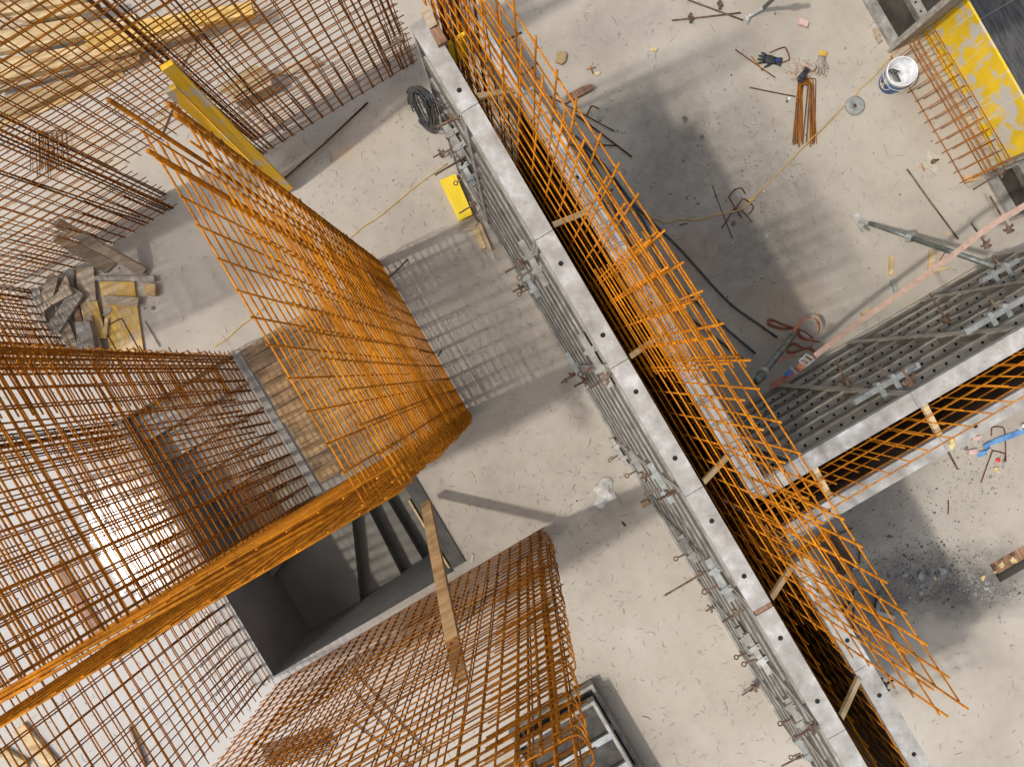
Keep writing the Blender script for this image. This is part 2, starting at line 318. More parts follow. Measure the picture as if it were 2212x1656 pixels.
# ================================================================ REBAR CAGES
def bar(parent,name,pts,r,ms,n=6): 
    m=MB(); m.tube(pts,r,n); return m.build(name,ms,parent,True)
def cage(label,P,s0,s1,z0,z1,sv,sh,r=.006,ms='rust',hooks=(),ext=.06,starter=0,gap=None,zh0=None,rh=None,cat='rebar cage',hk=.45,maxh=50,jit=.006,hz=99):
    """P(s,layer,z)->world; two mats of upright and level bars, U-bars round the free ends"""
    rh=rh or r*.9; base=P((s0+s1)/2,0,z0)
    t=thing('rebar_cage',label,cat,base,'reinforcement cages')
    n=int(round((s1-s0)/sv)); 
    for L in(0,1):
        for i in range(n+1):
            s=s0+(s1-s0)*i/n+rnd(-jit,jit); zz=z0
            if gap and gap[0]<s<gap[1]: zz=gap[2]
            b1=rnd(-.012,.012); b2=rnd(-.018,.018)
            top=z1+rnd(-.03,.03) if z1<4.4 else z1+rnd(-.02,.02)
            pts=[P(s,L,zz),P(s+b1,L,zz+(top-zz)*.4),P(s+b2,L,top)]
            bar(t,'vertical_bar',pts,r,ms)
            if starter and zz==z0 and i%1==0:
                h=starter*rnd(.8,1.15); o=r*2.1
                bar(t,'starter_bar',[P(s+o,L,z0),P(s+o+rnd(-.02,.02),L,z0+h)],r,'rust3' if ms!='rust' else 'rust2')
        zb=zh0 if zh0 is not None else z0+.05
        k=min(maxh,int((z1-zb)/sh))
        off=(-1 if L==0 else 1)
        for i in range(k+1):
            zz=zb+i*sh+rnd(-jit,jit)*2; 
            if zz>z1-.02: continue
            segs=[(s0-ext,s1+ext)]
            if gap and zz<gap[2]: segs=[(s0-ext,gap[0]+.04),(gap[1]-.04,s1+ext)]
            for (u,v) in segs:
                d1=rnd(-.012,.012);d2=rnd(-.012,.012); u+=rnd(-.03,.03);v+=rnd(-.03,.03)
                f=lambda s,zq: P(s,L,zq)+ (P(s,L,zq)-P(s,1-L,zq)).normalized()*r*1.9
                bar(t,'horizontal_bar',[f(u,zz+d1),f((u*2+v)/3,zz),f((u+2*v)/3,zz+d2),f(v,zz+d2)],rh,ms)
    for e in hooks:
        s=s0 if e<0 else s1; zb=(zh0 if zh0 is not None else z0+.05); k=min(95,int((z1-zb)/sh)); 
        for i in range(k+1):
            zz=zb+i*sh+sh*.35+rnd(-.015,.015); 
            if zz>min(z1,hz if e<0 else 3.0 if hz<50 else 99): continue
            w=(P(s,0,zz)-P(s,1,zz)).length; q=min(.05,w*.4); p=[]
            dd=(P(s,1,zz)-P(s,0,zz)).normalized(); ss=(P(s+e*.1,0,zz)-P(s,0,zz)).normalized(); x=.07+rnd(-.01,.02); L0=P(s,0,zz);L1=P(s,1,zz); a0=rnd(-.02,.02)
            up=Z*a0
            p=[L0-ss*hk+up,L0+ss*(x-q)+dd*.002,L0+ss*(x-q*.3)+dd*q*.3,L0+ss*x+dd*q,L1+ss*x-dd*q,L1+ss*(x-q*.3)-dd*q*.3,L1+ss*(x-q),L1-ss*hk-up]
            bar(t,'hooked_bar',p,rh,ms)
    return t
def along(ax,pos,lean=(0,0),zl=0):   # ax 'b': wall runs along b, layers at a=pos; ax 'a': runs along a, layers at b
    def P(s,L,z):
        q=pos[L] if not isinstance(L,float) else pos[0]
        dz=max(0,z-zl)
        return W(q+lean[0]*dz,s+lean[1]*dz,z) if ax=='b' else W(s+lean[0]*dz,q+lean[1]*dz,z)
    return P
cA=cage('tall bright orange rebar cage standing beside the plank cover',along('b',(-.735,-.90)),-1.73,.16,0,4.6,.163,.118,.0058,'rust',ext=.03,hooks=(-1,1),starter=1.0,maxh=40,hz=2.9)
cB=cage('bright orange rebar cage seen edge on, crossing above the stairwell to the left edge',along('a',(.095,.19)),-3.3,-.78,0,4.6,.16,.15,.0056,'rust',hooks=(1,),starter=1.0,maxh=40,hk=.7,jit=.010,hz=2.9)
cC=cage('wide rebar cage at the bottom edge, its hooked end beside the stacked steel panels',along('a',(1.62,1.80)),-4.0,-.72,0,4.35,.128,.122,.0060,'rust2',hooks=(1,),starter=.9,maxh=40)
cE=cage('brown rebar cage between the plank cover and the upper stair flight',along('b',(-2.64,-2.84)),-1.68,.05,0,4.6,.135,.118,.0064,'rust2',hooks=(-1,),starter=.9,maxh=40)
cF=cage('brown rebar cage in the lower left, standing on the outer edge of the stair opening',along('b',(-4.10,-4.27)),-1.72,1.50,0,4.3,.15,.14,.0060,'rust2',hooks=(),starter=.9,maxh=34)
cF2=cage('short dark rebar cage at the left edge beside the pile of timber offcuts',along('b',(-4.15,-4.32)),-3.4,-2.55,0,4.2,.09,.09,.0060,'rust2',hooks=(1,),starter=.9,maxh=44)
cG=cage('long rebar cage with a doorway gap, in front of the timber stack',along('a',(-3.40,-3.57)),-4.25,.66,0,3.9,.125,.118,.0054,'rust2',hooks=(),starter=.8,gap=(-2.34,-1.25,1.25),maxh=34,hk=.5)
# W1: the cage in the formwork leans out to the right above the boards
def lW1(k0,k1,aL=(.68,.83)):
    def P(s,L,z):
        t=(s+1.25)/3.6; at=(.715+.17*t) if L==0 else (.785+.19*t); z0=2.2
        if z<=z0: return W(aL[L],s,z)
        k=(z-z0)/(4.55-z0); return W(aL[L]+(at-aL[L])*k,s+.09*k*max(0,t),z)
    return P
cW=cage('long orange rebar cage rising out of the main wall formwork, upper half of the photo',lW1(0,1),-2.36,.42,.3,4.58,.164,.18,.0056,'rust',ext=.05,zh0=.5,maxh=24)
cW1=cage('orange rebar cage fanning out over the junction of main formwork and side wall',lW1(0,1,(.675,.825)),-.25,2.27,.3,4.47,.164,.19,.0056,'rust',ext=.04,zh0=.42,maxh=24)
cW2=cage('low orange rebar cage inside the formwork at the bottom edge of the photo',along('b',(.70,.86),(.02,.02),2.4),1.75,5.0,.3,2.98,.158,.27,.0056,'rust',ext=.05,zh0=.5)
cX=cage('orange rebar cage inside the side wall formwork on the right',along('a',(1.73,1.84)),.95,4.9,.3,2.97,.158,.2,.0055,'rust',ext=.08,zh0=.55,maxh=14)
# column bars and heavy bundles as further parts
def pbars(t,lst,r,ms,name='edge_bar'):
    for p in lst: bar(t,name,[q+Vector((rnd(-.004,.004),rnd(-.004,.004),0)) for q in p],r,ms)
pbars(cG,[[W(-1.22+dx,-3.40+dy,0),W(-1.24+dx*1.5,-3.44+dy,3.6)] for dx,dy in((0,0),(.03,0),(.07,-.02),(0,-.17),(.04,-.17),(.08,-.16),(.28,0),(.32,-.1))],.0085,'rust3')
pbars(cG,[[W(-2.38+dx,-3.40+dy,0),W(-2.40+dx*1.5,-3.44+dy,3.6)] for dx,dy in((0,0),(-.03,0),(-.07,-.02),(0,-.17),(-.04,-.17),(-.08,-.16),(-.30,0),(-.34,-.1))],.0085,'rust3')
pbars(cG,[[W(.64-dx,-3.40-dy,0),W(.60-dx*1.2,-3.42-dy,3.6)] for dx,dy in((0,0),(.05,.0),(.12,.02),(.02,.15),(.1,.15),(.2,.1),(.26,0),(.34,.14))],.009,'rust2')
pbars(cF,[[W(-4.1-dx,-1.74+dy,0),W(-4.1-dx,-1.76+dy,4.2)] for dx,dy in((0,0),(.05,.02),(.1,0),(.15,.02),(.02,.1),(.12,.1),(.0,.22),(.17,.24))],.009,'rust3')
pbars(cE,[[W(-2.64-dx,-1.70+dy,0),W(-2.64-dx,-1.70+dy,4.6)] for dx,dy in((0,0),(.07,0),(.2,0),(0,.07),(.2,.07))],.009,'rust2')
pbars(cC,[[W(-.74-dx,1.62+dy,0),W(-.74-dx*1.1,1.62+dy,4.35)] for dx,dy in((0,0),(0,.17),(.09,0),(.1,.17),(.22,.0),(.24,.17))],.010,'rust2')
pbars(cA,[[W(-.735-dx,-1.76+dy,0),W(-.735-dx,-1.76+dy,4.6+ez)] for dx,dy,ez in((0,0,0),(.14,0,.25),(0,.06,0),(.165,.15,.06))],.0115,'rust2')
pbars(cB,[[W(-1.0,.10+k*.02,4.5+.03*k),W(-3.45,.055+k*.012,4.62+.02*k)] for k in range(3)],.0085,'rust')
pbars(cW,[[W(.66+dx,-2.22+dy,.3),W(.68+dx,-2.24+dy,4.9)] for dx,dy in((0,0),(.06,0),(.12,.02),(.17,0),(0,.12),(.07,.14),(.17,.14),(0,.26),(.17,.26),(.1,.3),(.05,.2),(.12,.08))],.0105,'rust3')
# heavy bent corner bars where the side wall meets the main wall
for k,(zz,o) in enumerate(((2.86,0),(2.78,14),(2.68,34))):
    p=[KP(12,-70,110+o,zz),KP(12,20,240+o,zz),KP(12,90,330+o,zz),KP(12,140,362+o,zz),KP(12,200,362+o,zz),KP(12,330,290+o,zz),KP(12,500,180+o,zz)]
    bar(cX,'bent_corner_bar',curve(p,4),.0125,'rust2')
for k in range(5):
    p=[W(1.5+.03*k,2.06,.4-.04*k),W(1.55+.03*k,2.5-.02*k,.35-.04*k)]
# hairpin bundles under the cages
def hairpin(p0,p1,w,r,label,group,ms='rust3',name='hairpin_stirrup',z=.01,open_=0):
    d=(p1-p0); L=d.length; d.normalize(); s=Z.cross(d).normalized(); m=MB(); q=.02
    a=p0+s*w/2;b=p0-s*w/2
    pts=[a+d*L+s*open_,a+d*q,a+d*q*.3-s*q*.3,a-s*q,b+s*q,b+d*q*.3+s*q*.3,b+d*q,b+d*L-s*open_*.6]
    m.tube([v+Z*0 for v in pts],r,6); return one(m,name,ms,label,'stirrup',group,True)
# ================================================================ FORMWORK
def panel(label,org,X,O,w,h,z0,group,ms='frame',rimm='rim',rs=.30,holes=True,ribdepth=.1,cat='formwork panel'):
    o=Vector((org.x,org.y,z0)); t=thing('steel_formwork',label,cat,o,group)
    m=MB(); m.box(o+X*.002+Z*0.0,X*(w-.004),O*.018,Z*(h-.055)); m.build('plywood_face','ply_dark',t)
    m=MB(); m.cur=0
    for x0 in(.002,w-.032): m.box(o+X*x0+O*.018,X*.03,O*.102,Z*(h-.056))
    m.box(o+X*.032+O*.018,X*(w-.064),O*.102,Z*.05)
    m.build('side_frame',ms,t)
    m=MB(); m.cur=0; m.box(o+X*.002+Z*(h-.055),X*(w-.004),O*.125,Z*.055)
    if holes:
        m.cur=1
        for fx in(.25,.75):
            if w>.5 and rnd(0,1)>.18: m.cur=1 if rnd(0,1)>.35 else 2; m.disc(o+X*(w*fx+rnd(-.03,.03))+O*.062+Z*(h+.0012),Z,.016,12)
    m.build('top_rim',[rimm,'hole','frame_dark'],t)
    n=int((h-.1)/rs)
    for i in range(1,n+1):
        zz=h-.055-i*rs*(h-.1)/(n*rs); 
        if zz<.08: continue
        hh=.085 if i%2 else .06
        m=MB(); m.cur=0
        m.box(o+X*.032+O*.018+Z*zz,X*(w-.064),O*ribdepth*.88,Z*.02)
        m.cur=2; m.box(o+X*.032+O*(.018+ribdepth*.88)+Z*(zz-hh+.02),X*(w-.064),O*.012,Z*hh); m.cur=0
        m.box(o+X*.032+O*.018+Z*(zz-hh+.002),X*(w-.064),O*ribdepth*.88,Z*.008)
        if holes:
            m.cur=1; k=int(w/.105)
            for j in range(k):
                m.disc(o+X*(.09+j*(w-.18)/max(1,k-1))+O*(.018+ribdepth*.5)+Z*(zz+.0213),Z,.0125,10)
            
        m.build('cross_rib',[ms,'hole','rib_shade'],t)
    return t
jn=[-2.15,-1.53,-.63,.285,1.20,2.03,2.95,3.85,4.75]
for i in range(len(jn)-1):
    panel(f'tall steel panel on the clamped side of the main formwork, {ordn(i)} from the top',W(.60,jn[i]+(.03 if i==5 else 0)),UU,-UN,jn[i+1]-jn[i]-(.03 if i==5 else 0),3.3,0,'near panels of the main wall formwork',rs=.33,holes=True)
m=MB(); m.ab(.485,.598,2.032,2.058,.2,3.297); one(m,'filler_timber','redwood','rust brown filler strip jammed between two rims of the main formwork','timber strip')
fb=[-1.55,-.63,.285,1.20,1.525]
for i in range(len(fb)-1):
    panel(f'steel panel behind the orange cage in the main formwork, {ordn(i)} from the top',W(.885,fb[i]),UU,UN,fb[i+1]-fb[i],3.0,0,'far panels of the main wall formwork',rs=.33)
panel('low steel panel behind the upper end of the long orange cage',W(1.30,-3.6),UU,UN,2.0,.55,0,'far panels of the main wall formwork',rs=.33)
fb=[2.025,2.85,3.75,4.65]
for i in range(len(fb)-1):
    panel(f'far steel panel of the main formwork below the side wall, {ordn(i)} from the junction',W(.885,fb[i]),UU,UN,fb[i+1]-fb[i],3.0,0,'far panels of the main wall formwork',rs=.33)
wn=[1.01,1.35,2.25,3.15,4.05,4.95]
for i in range(len(wn)-1):
    panel(f'perforated steel panel of the side wall facing the bucket, {ordn(i)} from the junction',W(wn[i],1.65),UN,-UU,wn[i+1]-wn[i],2.7,0,'upper panels of the side wall formwork','frame_dark',rs=.29)
wn=[1.01,2.28,3.18,4.08,4.98]
for i in range(len(wn)-1):
    panel(f'steel panel on the lower side of the side wall formwork, {ordn(i)} from the junction',W(wn[i],1.90),UN,UU,wn[i+1]-wn[i],2.68,0,'lower panels of the side wall formwork')
for i,(b0,b1) in enumerate(((-3.9,-3.0),(-2.98,-1.96),(-1.94,-.93))):
    panel(f'stained steel panel standing in the top right corner, {ordn(i)} from the far end',W(5.22,b0),UU,-UN,b1-b0,2.7,0,'panels along the outer wall','frame',rs=.45,holes=True)
for i,(b0,b1) in enumerate(((.74,1.30),)):
    panel('steel panel with slotted braces at the right edge below the yellow form board',W(5.40,b0),UU,-UN,b1-b0,2.7,0,'panels along the outer wall','frame',rs=.40)
m=MB(); m.ab(5.06,5.48,-.925,-.895,0,2.7); one(m,'stop_board','timber2','grey end board closing the formwork above the yellow sheet','board')
m=MB(); m.ab(5.24,5.48,.70,.73,0,2.7); one(m,'stop_board','timber2','grey end board closing the formwork below the yellow sheet','board')
m=MB(); m.ab(5.48,5.503,-.89,.70,-.2,.72); one(m,'form_board','yellow','tall sheet of yellow formwork plywood with cement runs, at the right edge','form board')
m=MB(); m.ab(5.40,5.475,-.2,.66,0,.03); one(m,'sill_timber','timber','brown timber laid at the foot of the yellow form board','timber')
# sill stirrup cage
t=thing('sill_cage','small rusty ladder cage of thirteen stirrups beside the yellow form board','rebar cage',W(5.2,-.1,0))
for i in range(13):
    b=-.80+i*.123; a=5.02+rnd(-.02,.02); m=MB()
    p=[W(a,b,.02),W(5.12,b,.20),W(5.18,b,.50),W(5.205,b+.005,.535),W(5.23,b+.01,.50),W(5.20,b+.015,.16),W(5.12,b+.02,.03)]
    bar(t,'stirrup',p,.0045,'rust2')
for a,zz in((5.16,.50),(5.25,.49),(5.19,.30),(5.14,.30),(5.06,.02),(5.22,.12)):
    bar(t,'long_bar',[W(a,-.86,zz),W(a+.01,0,zz-.005),W(a+.005,.72,zz)],.006,'rust2')
# struts across the gap
for i,b in enumerate((-1.58,-.66,.285,1.19,2.03,2.90)):
    m=MB(); p0=W(.623,b-.02,3.235); d=W(.26,0,-.25); m.box(p0,d,W(0,.035),Z*.035)
    one(m,'spacer_strut','pine',f'pale wooden spacer strut across the gap of the main formwork, {ordn(i)} from the top','wooden strut','spacer struts in the formwork')
for i,(a,b0) in enumerate(((1.42,1.63),(2.30,1.63))):
    m=MB(); m.box(W(a-.02,b0+.022,2.66),W(.04,0),W(0,.246,-.03),Z*.035); one(m,'spacer_strut','pine',['pale wooden strut across the side wall gap near the junction','pale wooden strut across the side wall gap halfway to the right edge'][i],'wooden strut','spacer struts in the formwork')
# clamps
def clamp(label,c,X,O,ln=.42,group='clamps on the formwork',tilt=0,ms='galv',jaw=True):
    t=thing('formwork_clamp',label,'clamp',c,group); X=(X+Z*tilt).normalized(); Y=O; V=X.cross(Y).normalized()
    if V.z<0: V=-V
    m=MB(); m.box(c-X*ln*.5-V*.03,X*ln,Y*.042,V*.05); m.build('rail',ms,t)
    m=MB()
    for e in(-1,1):
        m=MB(); c0=c+X*(e*rnd(.05,.085))
        m.box(c0-X*.02-Y*.08+V*.022,X*.04,Y*.13,V*.010); m.box(c0-X*.02-Y*.08-V*.02,X*.04,Y*.012,V*.042); m.box(c0-X*.014+Y*.042-V*.03,X*.028,Y*.022,V*.06)
        m.tube([c0+V*.032,c0+V*.044],.010,8); m.build('jaw',ms,t)
    m=MB(); b0=c+X*.03+Y*.06; m.tube([b0,b0+Y*.075-V*.02],.008,6); bolt=m.build('wedge_bolt','rod',t)
    q=[b0+Y*(.092+.018*math.cos(k*math.pi/4))+X*(.018*math.sin(k*math.pi/4))-V*.02 for k in range(9)]
    m=MB(); m.tube(q,.0055,5,False); m.build('ring','rod',bolt,True); return t
def side(n,x,y,pl=.47): return DA(*K(n,x,y),pl)
cl=[(2,1370,930,.30,'with a rusty ring, below the cable coil'),(2,1450,1130,.36,'beside the upper end of the yellow beam offcut'),(2,1500,1400,.3,'beside the lower end of the yellow beam offcut'),(7,240,80,.42,'with a long rail, just above the shadow of the middle cage'),(7,215,215,.38,'lying under a twin clamp on the side of the formwork'),(7,165,300,.34,'lowest of the three together near the split timber'),(7,650,720,.42,'at the dirty joint halfway down the formwork'),(7,520,790,.40,'low at the dirty joint halfway down the formwork'),
 (7,800,1330,.34,'lowest of the row near the crumpled paper'),(7,930,1420,.34,'middle of the row near the crumpled paper'),(7,1080,1530,.40,'nearest the rim in the row near the crumpled paper'),(11,985,120,.34,'upper one of three small clamps below the crumpled paper'),(11,1180,290,.34,'middle one of three small clamps below the crumpled paper'),(11,1380,480,.36,'lowest one of three small clamps below the crumpled paper'),
 (11,1260,610,.28,'with a ring handle, beside the longest tie rod'),(11,1560,900,.36,'on the lower part of the formwork, upper one'),(11,1520,1090,.30,'with a ring handle on the lower part of the formwork'),(12,60,940,.36,'near the blue paint splash'),(12,290,1310,.36,'near the bottom edge of the photo'),(12,340,1530,.30,'rusty one nearest the bottom edge of the photo')]
for i,(n,x,y,ln,lb) in enumerate(cl):
    clamp(('galvanised ' if i%3 else 'cement crusted ')+'formwork clamp '+lb,side(n,x,y,.475+rnd(-.015,.01)),UU,-UN,ln*rnd(.7,1.),'clamps on the main formwork',rnd(-.09,.09),ms=('frame','galv','rim')[i%3])
for i,(n,x,y,lb) in enumerate(((8,910,900,'in clean zinc grey on the side wall near its middle joint'),(8,1640,440,'on the side wall near the right edge'),(8,1660,150,'holding the end of the long prop'),(8,560,540,'under the orange strap'),(8,1110,190,'with a rusty ring under the orange strap'))):
    clamp('formwork clamp '+lb,DB(*K(n,x,y),1.49),UN,-UU,.55 if i<2 else .38,'clamps on the side wall formwork')
def tie(label,root,tip,wing='rod',group='threaded tie rods',nut=True,r=.0085,sz=1.):
    t=thing('tie_rod',label,'tie rod',root,group); d=(tip-root); L=d.length; d.normalize()
    m=MB(); n=max(4,int(L/.012)); pts=[root+d*(L*i/n) for i in range(n+1)]; m.tube(pts,[r*(1.12 if i%2 else .92) for i in range(n+1)],7); m.build('rod','rod',t)
    if nut:
        s=d.cross(Z).normalized(); c=root+d*.035
        m=MB(); m.tube([c-d*.02,c+d*.03],.022*sz,8); m.tube([c-d*.028,c-d*.02],.038*sz,10)
        for e in((-1,1) if sz>.7 else (1,)): m.tube([c+d*.01,c+d*.012+s*e*.045*sz,c+d*.03+s*e*.055*sz],[.014,.012,.009],6)
        m.build('wing_nut',wing,t)
    return t
rods=[(2,1020,250,870,350,'rusty at the top end of the formwork beside the hooked mesh'),(2,1390,770,1230,845,'poking through the cable coil'),(2,1430,1040,1225,1160,'beside the yellow cord'),(2,1290,1000,1213,1045,'very short, just below the cable coil'),(2,1500,1345,1385,1415,'crossing the yellow beam offcut'),(7,170,70,35,150,'upper one beside the split timber'),(7,160,235,85,278,'short, below the split timber'),
 (7,500,815,405,880,'lowest of three at the dirty joint'),(7,590,850,490,905,'middle one of three at the dirty joint'),(7,740,820,598,912,'nearest the rim of three at the dirty joint'),(7,780,1335,690,1395,'short, above the crumpled paper'),(7,990,1480,935,1510,'tiny, between two small clamps'),(7,1160,1595,1040,1656,'beside the folded steel jaw near the crumpled paper'),
 (11,1280,440,1022,590,'longest of all, reaching over bare floor'),(11,1510,680,1380,755,'beside the blue paint splash'),(11,1330,655,1278,688,'tiny, below the longest rod'),(11,1600,1145,1500,1210,'standing over bare floor on the lower formwork'),(12,420,1385,275,1480,'with a rusty nut at the last wooden strut'),(12,320,1585,195,1650,'in the bottom row of the formwork'),(12,55,1150,0,1185,'small, left of the last clamp')]
for (n,x0,y0,x1,y1,lb) in rods:
    p=side(n,x0,y0,.47); q=DP(*K(n,x1,y1),p.z); tie('threaded tie rod '+lb,p,q,'rod','threaded tie rods of the main formwork',sz=rnd(.6,.85))
for (x0,y0,x1,y1,lb) in ((650,890,568,730,'with an orange rusty nut on the side wall'),(1075,890,1005,785,'with a pale nut standing on the side wall rim'),(1310,480,1190,285,'long and muddy with a rusty nut, below the strap'),(1165,250,1010,20,'long and pale, crossing the orange strap'),(690,540,580,335,'standing above the strap near its middle')):
    p=DB(*K(8,x0,y0),1.50); q=DP(*K(8,x1,y1),p.z+.06); tie('threaded tie rod '+lb,p,q,'rod','threaded tie rods of the side wall',sz=.9)
for (n,x0,y0,x1,y1,lb) in ((4,1680,1130,1480,1255,'with a cast disc nut at the right edge below the yellow board'),(4,1730,1540,1590,1300,'standing upright in the picture at the right edge'),(4,1580,1640,1465,1480,'short, left of the one at the right edge')):
    p=KP(n,x0,y0,1.0); q=KP(n,x1,y1,1.05); tie('rusty tie rod '+lb,p,q,'rod','threaded tie rods near the right edge',sz=.9)
for (n,x0,y0,x1,y1,lb) in ((3,10,285,145,215,'near the top'),(3,150,495,235,440,'above the stones'),(3,660,1310,745,1255,'beside the black conduits'),(8,1310,1330,1375,1450,'pointing down off the side wall'),(12,800,1165,895,1110,'with a rusty nut low on the far side'),(12,930,1410,968,1390,'tiny, near the bottom edge')):
    p=KP(n,x0,y0,2.3); q=KP(n,x1,y1,2.3); tie('tie rod end behind the main formwork, '+lb,p,q,'rod','threaded tie rods on the far side',nut=(n==12 and x0==800))
# end of the main wall: wood and yellow stop
m=MB(); m.plate([DP(907,22,3.32),DP(925,12,3.32),DP(945,52,3.32),DP(928,62,3.32)],.09); one(m,'timber_block','timber','short timber block at the top end of the main formwork','timber block')
m=MB(); m.plate([DP(930,66,3.34),DP(948,56,3.34),DP(966,88,3.34),DP(946,98,3.34)],.11); one(m,'timber_block','redwood','red stained timber block behind the rim at the top end of the formwork','timber block')
m=MB(); m.plate([DP(944,104,3.2),DP(1002,68,3.2),DP(1006,76,3.2),DP(950,112,3.2)],.30); one(m,'stop_board','lemon','bright yellow stop board across the top end of the main formwork','board')
# galvanised frame seen low behind the far side; bent plates
# ================================================================ LOOSE BIG TIMBERS
def beam(name,ms,label,cat,c1,c2,w1,w2,t,group=None,side_=None,end=None):
    """c1,c2: 3D ends of the centre line on the top face"""
    d=(c2-c1).normalized(); s=(side_ or Z.cross(d)).normalized(); m=MB(); m.plate([c1-s*w1/2,c1+s*w1/2,c2+s*w2/2,c2-s*w2/2],t); return one(m,name,ms,label,cat,group)
def hbeam(label,p0,p1,w,t,ms='ochre'):
    tt=thing('formwork_joist',label,'formwork beam',p0,'yellow formwork beams'); d=(p1-p0).normalized(); s=Z.cross(d).normalized(); n=d.cross(s).normalized()
    if n.z<0: n=-n
    for nm,o in(('top_flange',0),('bottom_flange',-t+.03)):
        m=MB(); m.plate([p0-s*w/2+n*o,p0+s*w/2+n*o,p1+s*w/2+n*o,p1-s*w/2+n*o],.03,n); m.build(nm,ms,tt)
    m=MB(); m.plate([p0-s*.015-n*.03+d*.004,p0+s*.015-n*.03+d*.004,p1+s*.015-n*.03-d*.004,p1-s*.015-n*.03-d*.004],t-.06,n); m.build('web',ms,tt)
for q,zt,zb,lb in ((((1073,472,1150,425),(225,1283,288,1250)),2.42,.06,'longer ochre board leaning in the doorway gap, its right edge scraped grey'),(((1095,618,1168,585),(120,1225,222,1284)),2.12,.03,'shorter ochre board leaning against the longer one, nearer the middle cage')):
    a,b=q; m=MB(); m.plate([KP(1,a[0],a[1],zt),KP(1,a[2],a[3],zt),KP(2,b[2],b[3],zb+.02),KP(2,b[0],b[1],zb)],.045); one(m,'formwork_plank','ochre',lb,'formwork board','ochre formwork boards')
beam('timber_plank','board','long mortar smeared plank leaning across the stairwell onto the lower cage','plank',KP(10,1085,10,.25),KP(10,1300,1115,2.35),.105,.115,.05)
beam('timber_plank','pine','thin brown plank standing in the stairwell beside the dark ply strip','plank',KP(10,985,0,.0),KP(10,1235,420,.0),.02,.02,.2)
m=MB(); m.ab(-1.735,-1.58,.12,1.50,0,.02); one(m,'ply_strip','ply_dark','dark scuffed plywood strip along the right edge of the stairwell','plywood strip')
m=MB()
bb=-1.70; i=0
ws=[.13,.17,.15,.16,.14,.17,.15,.14,.18,.13,.16]
while bb<.03 and i<11:
    w=ws[i]; w=min(w,.06-bb+.02); m=MB(); e0=-2.50+rnd(-.02,.02); m.ab(e0,-.98+rnd(-.05,.03),bb,bb+w-.008,.0,.028+rnd(0,.008)); bb+=w
    one(m,'cover_board','board2' if i in(0,1,9) else 'board',f'rough board of the plank cover beside the middle cage, {ordn(i)} from its upper edge','board','boards of the plank cover'); i+=1
m=MB(); m.ab(-2.60,-2.53,-1.7,.06,0,.014); one(m,'mortar_strip','tread','rough strip of spilled mortar between the plank cover and the stairs','mortar')
# broken beam offcut, split timbers
bm_=thing('beam_offcut','bright yellow formwork beam offcut lying by the main formwork','beam offcut',KP(2,1365,1300,0))
A_=[KP(2,1255,1195,.10),KP(2,1360,1150,.10),KP(2,1475,1420,.10),KP(2,1385,1462,.10)]
m=MB(); m.plate(A_,.03); m.build('top_flange','lemon',bm_)
m=MB(); c=[ (A_[0]*.6+A_[1]*.4),(A_[0]*.4+A_[1]*.6),(A_[3]*.4+A_[2]*.6),(A_[3]*.6+A_[2]*.4)]; m.plate([p-Z*.03 for p in c],.04); m.build('web','lemon',bm_)
m=MB(); m.plate([p-Z*.07 for p in A_],.03); m.build('bottom_flange','lemon',bm_)
m=MB(); m.plate([KP(2,1385,1470,.05),KP(2,1480,1430,.05),KP(2,1510,1470,.05),KP(2,1495,1520,.05),KP(2,1420,1530,.05)],.05); one(m,'split_timber','timber','short splintered timber end just below the yellow beam offcut','timber')
for i,q in enumerate(([(1455,1480),(1500,1465),(1565,1640),(1530,1650)],[(1500,1465),(1530,1480),(1605,1656),(1580,1662)])):
    m=MB(); m.plate([KP(2,x,y,.04) for x,y in q],.04); one(m,'split_timber','pine',['left half of the split timber below the yellow beam offcut','right half of the split timber below the yellow beam offcut'][i],'timber')
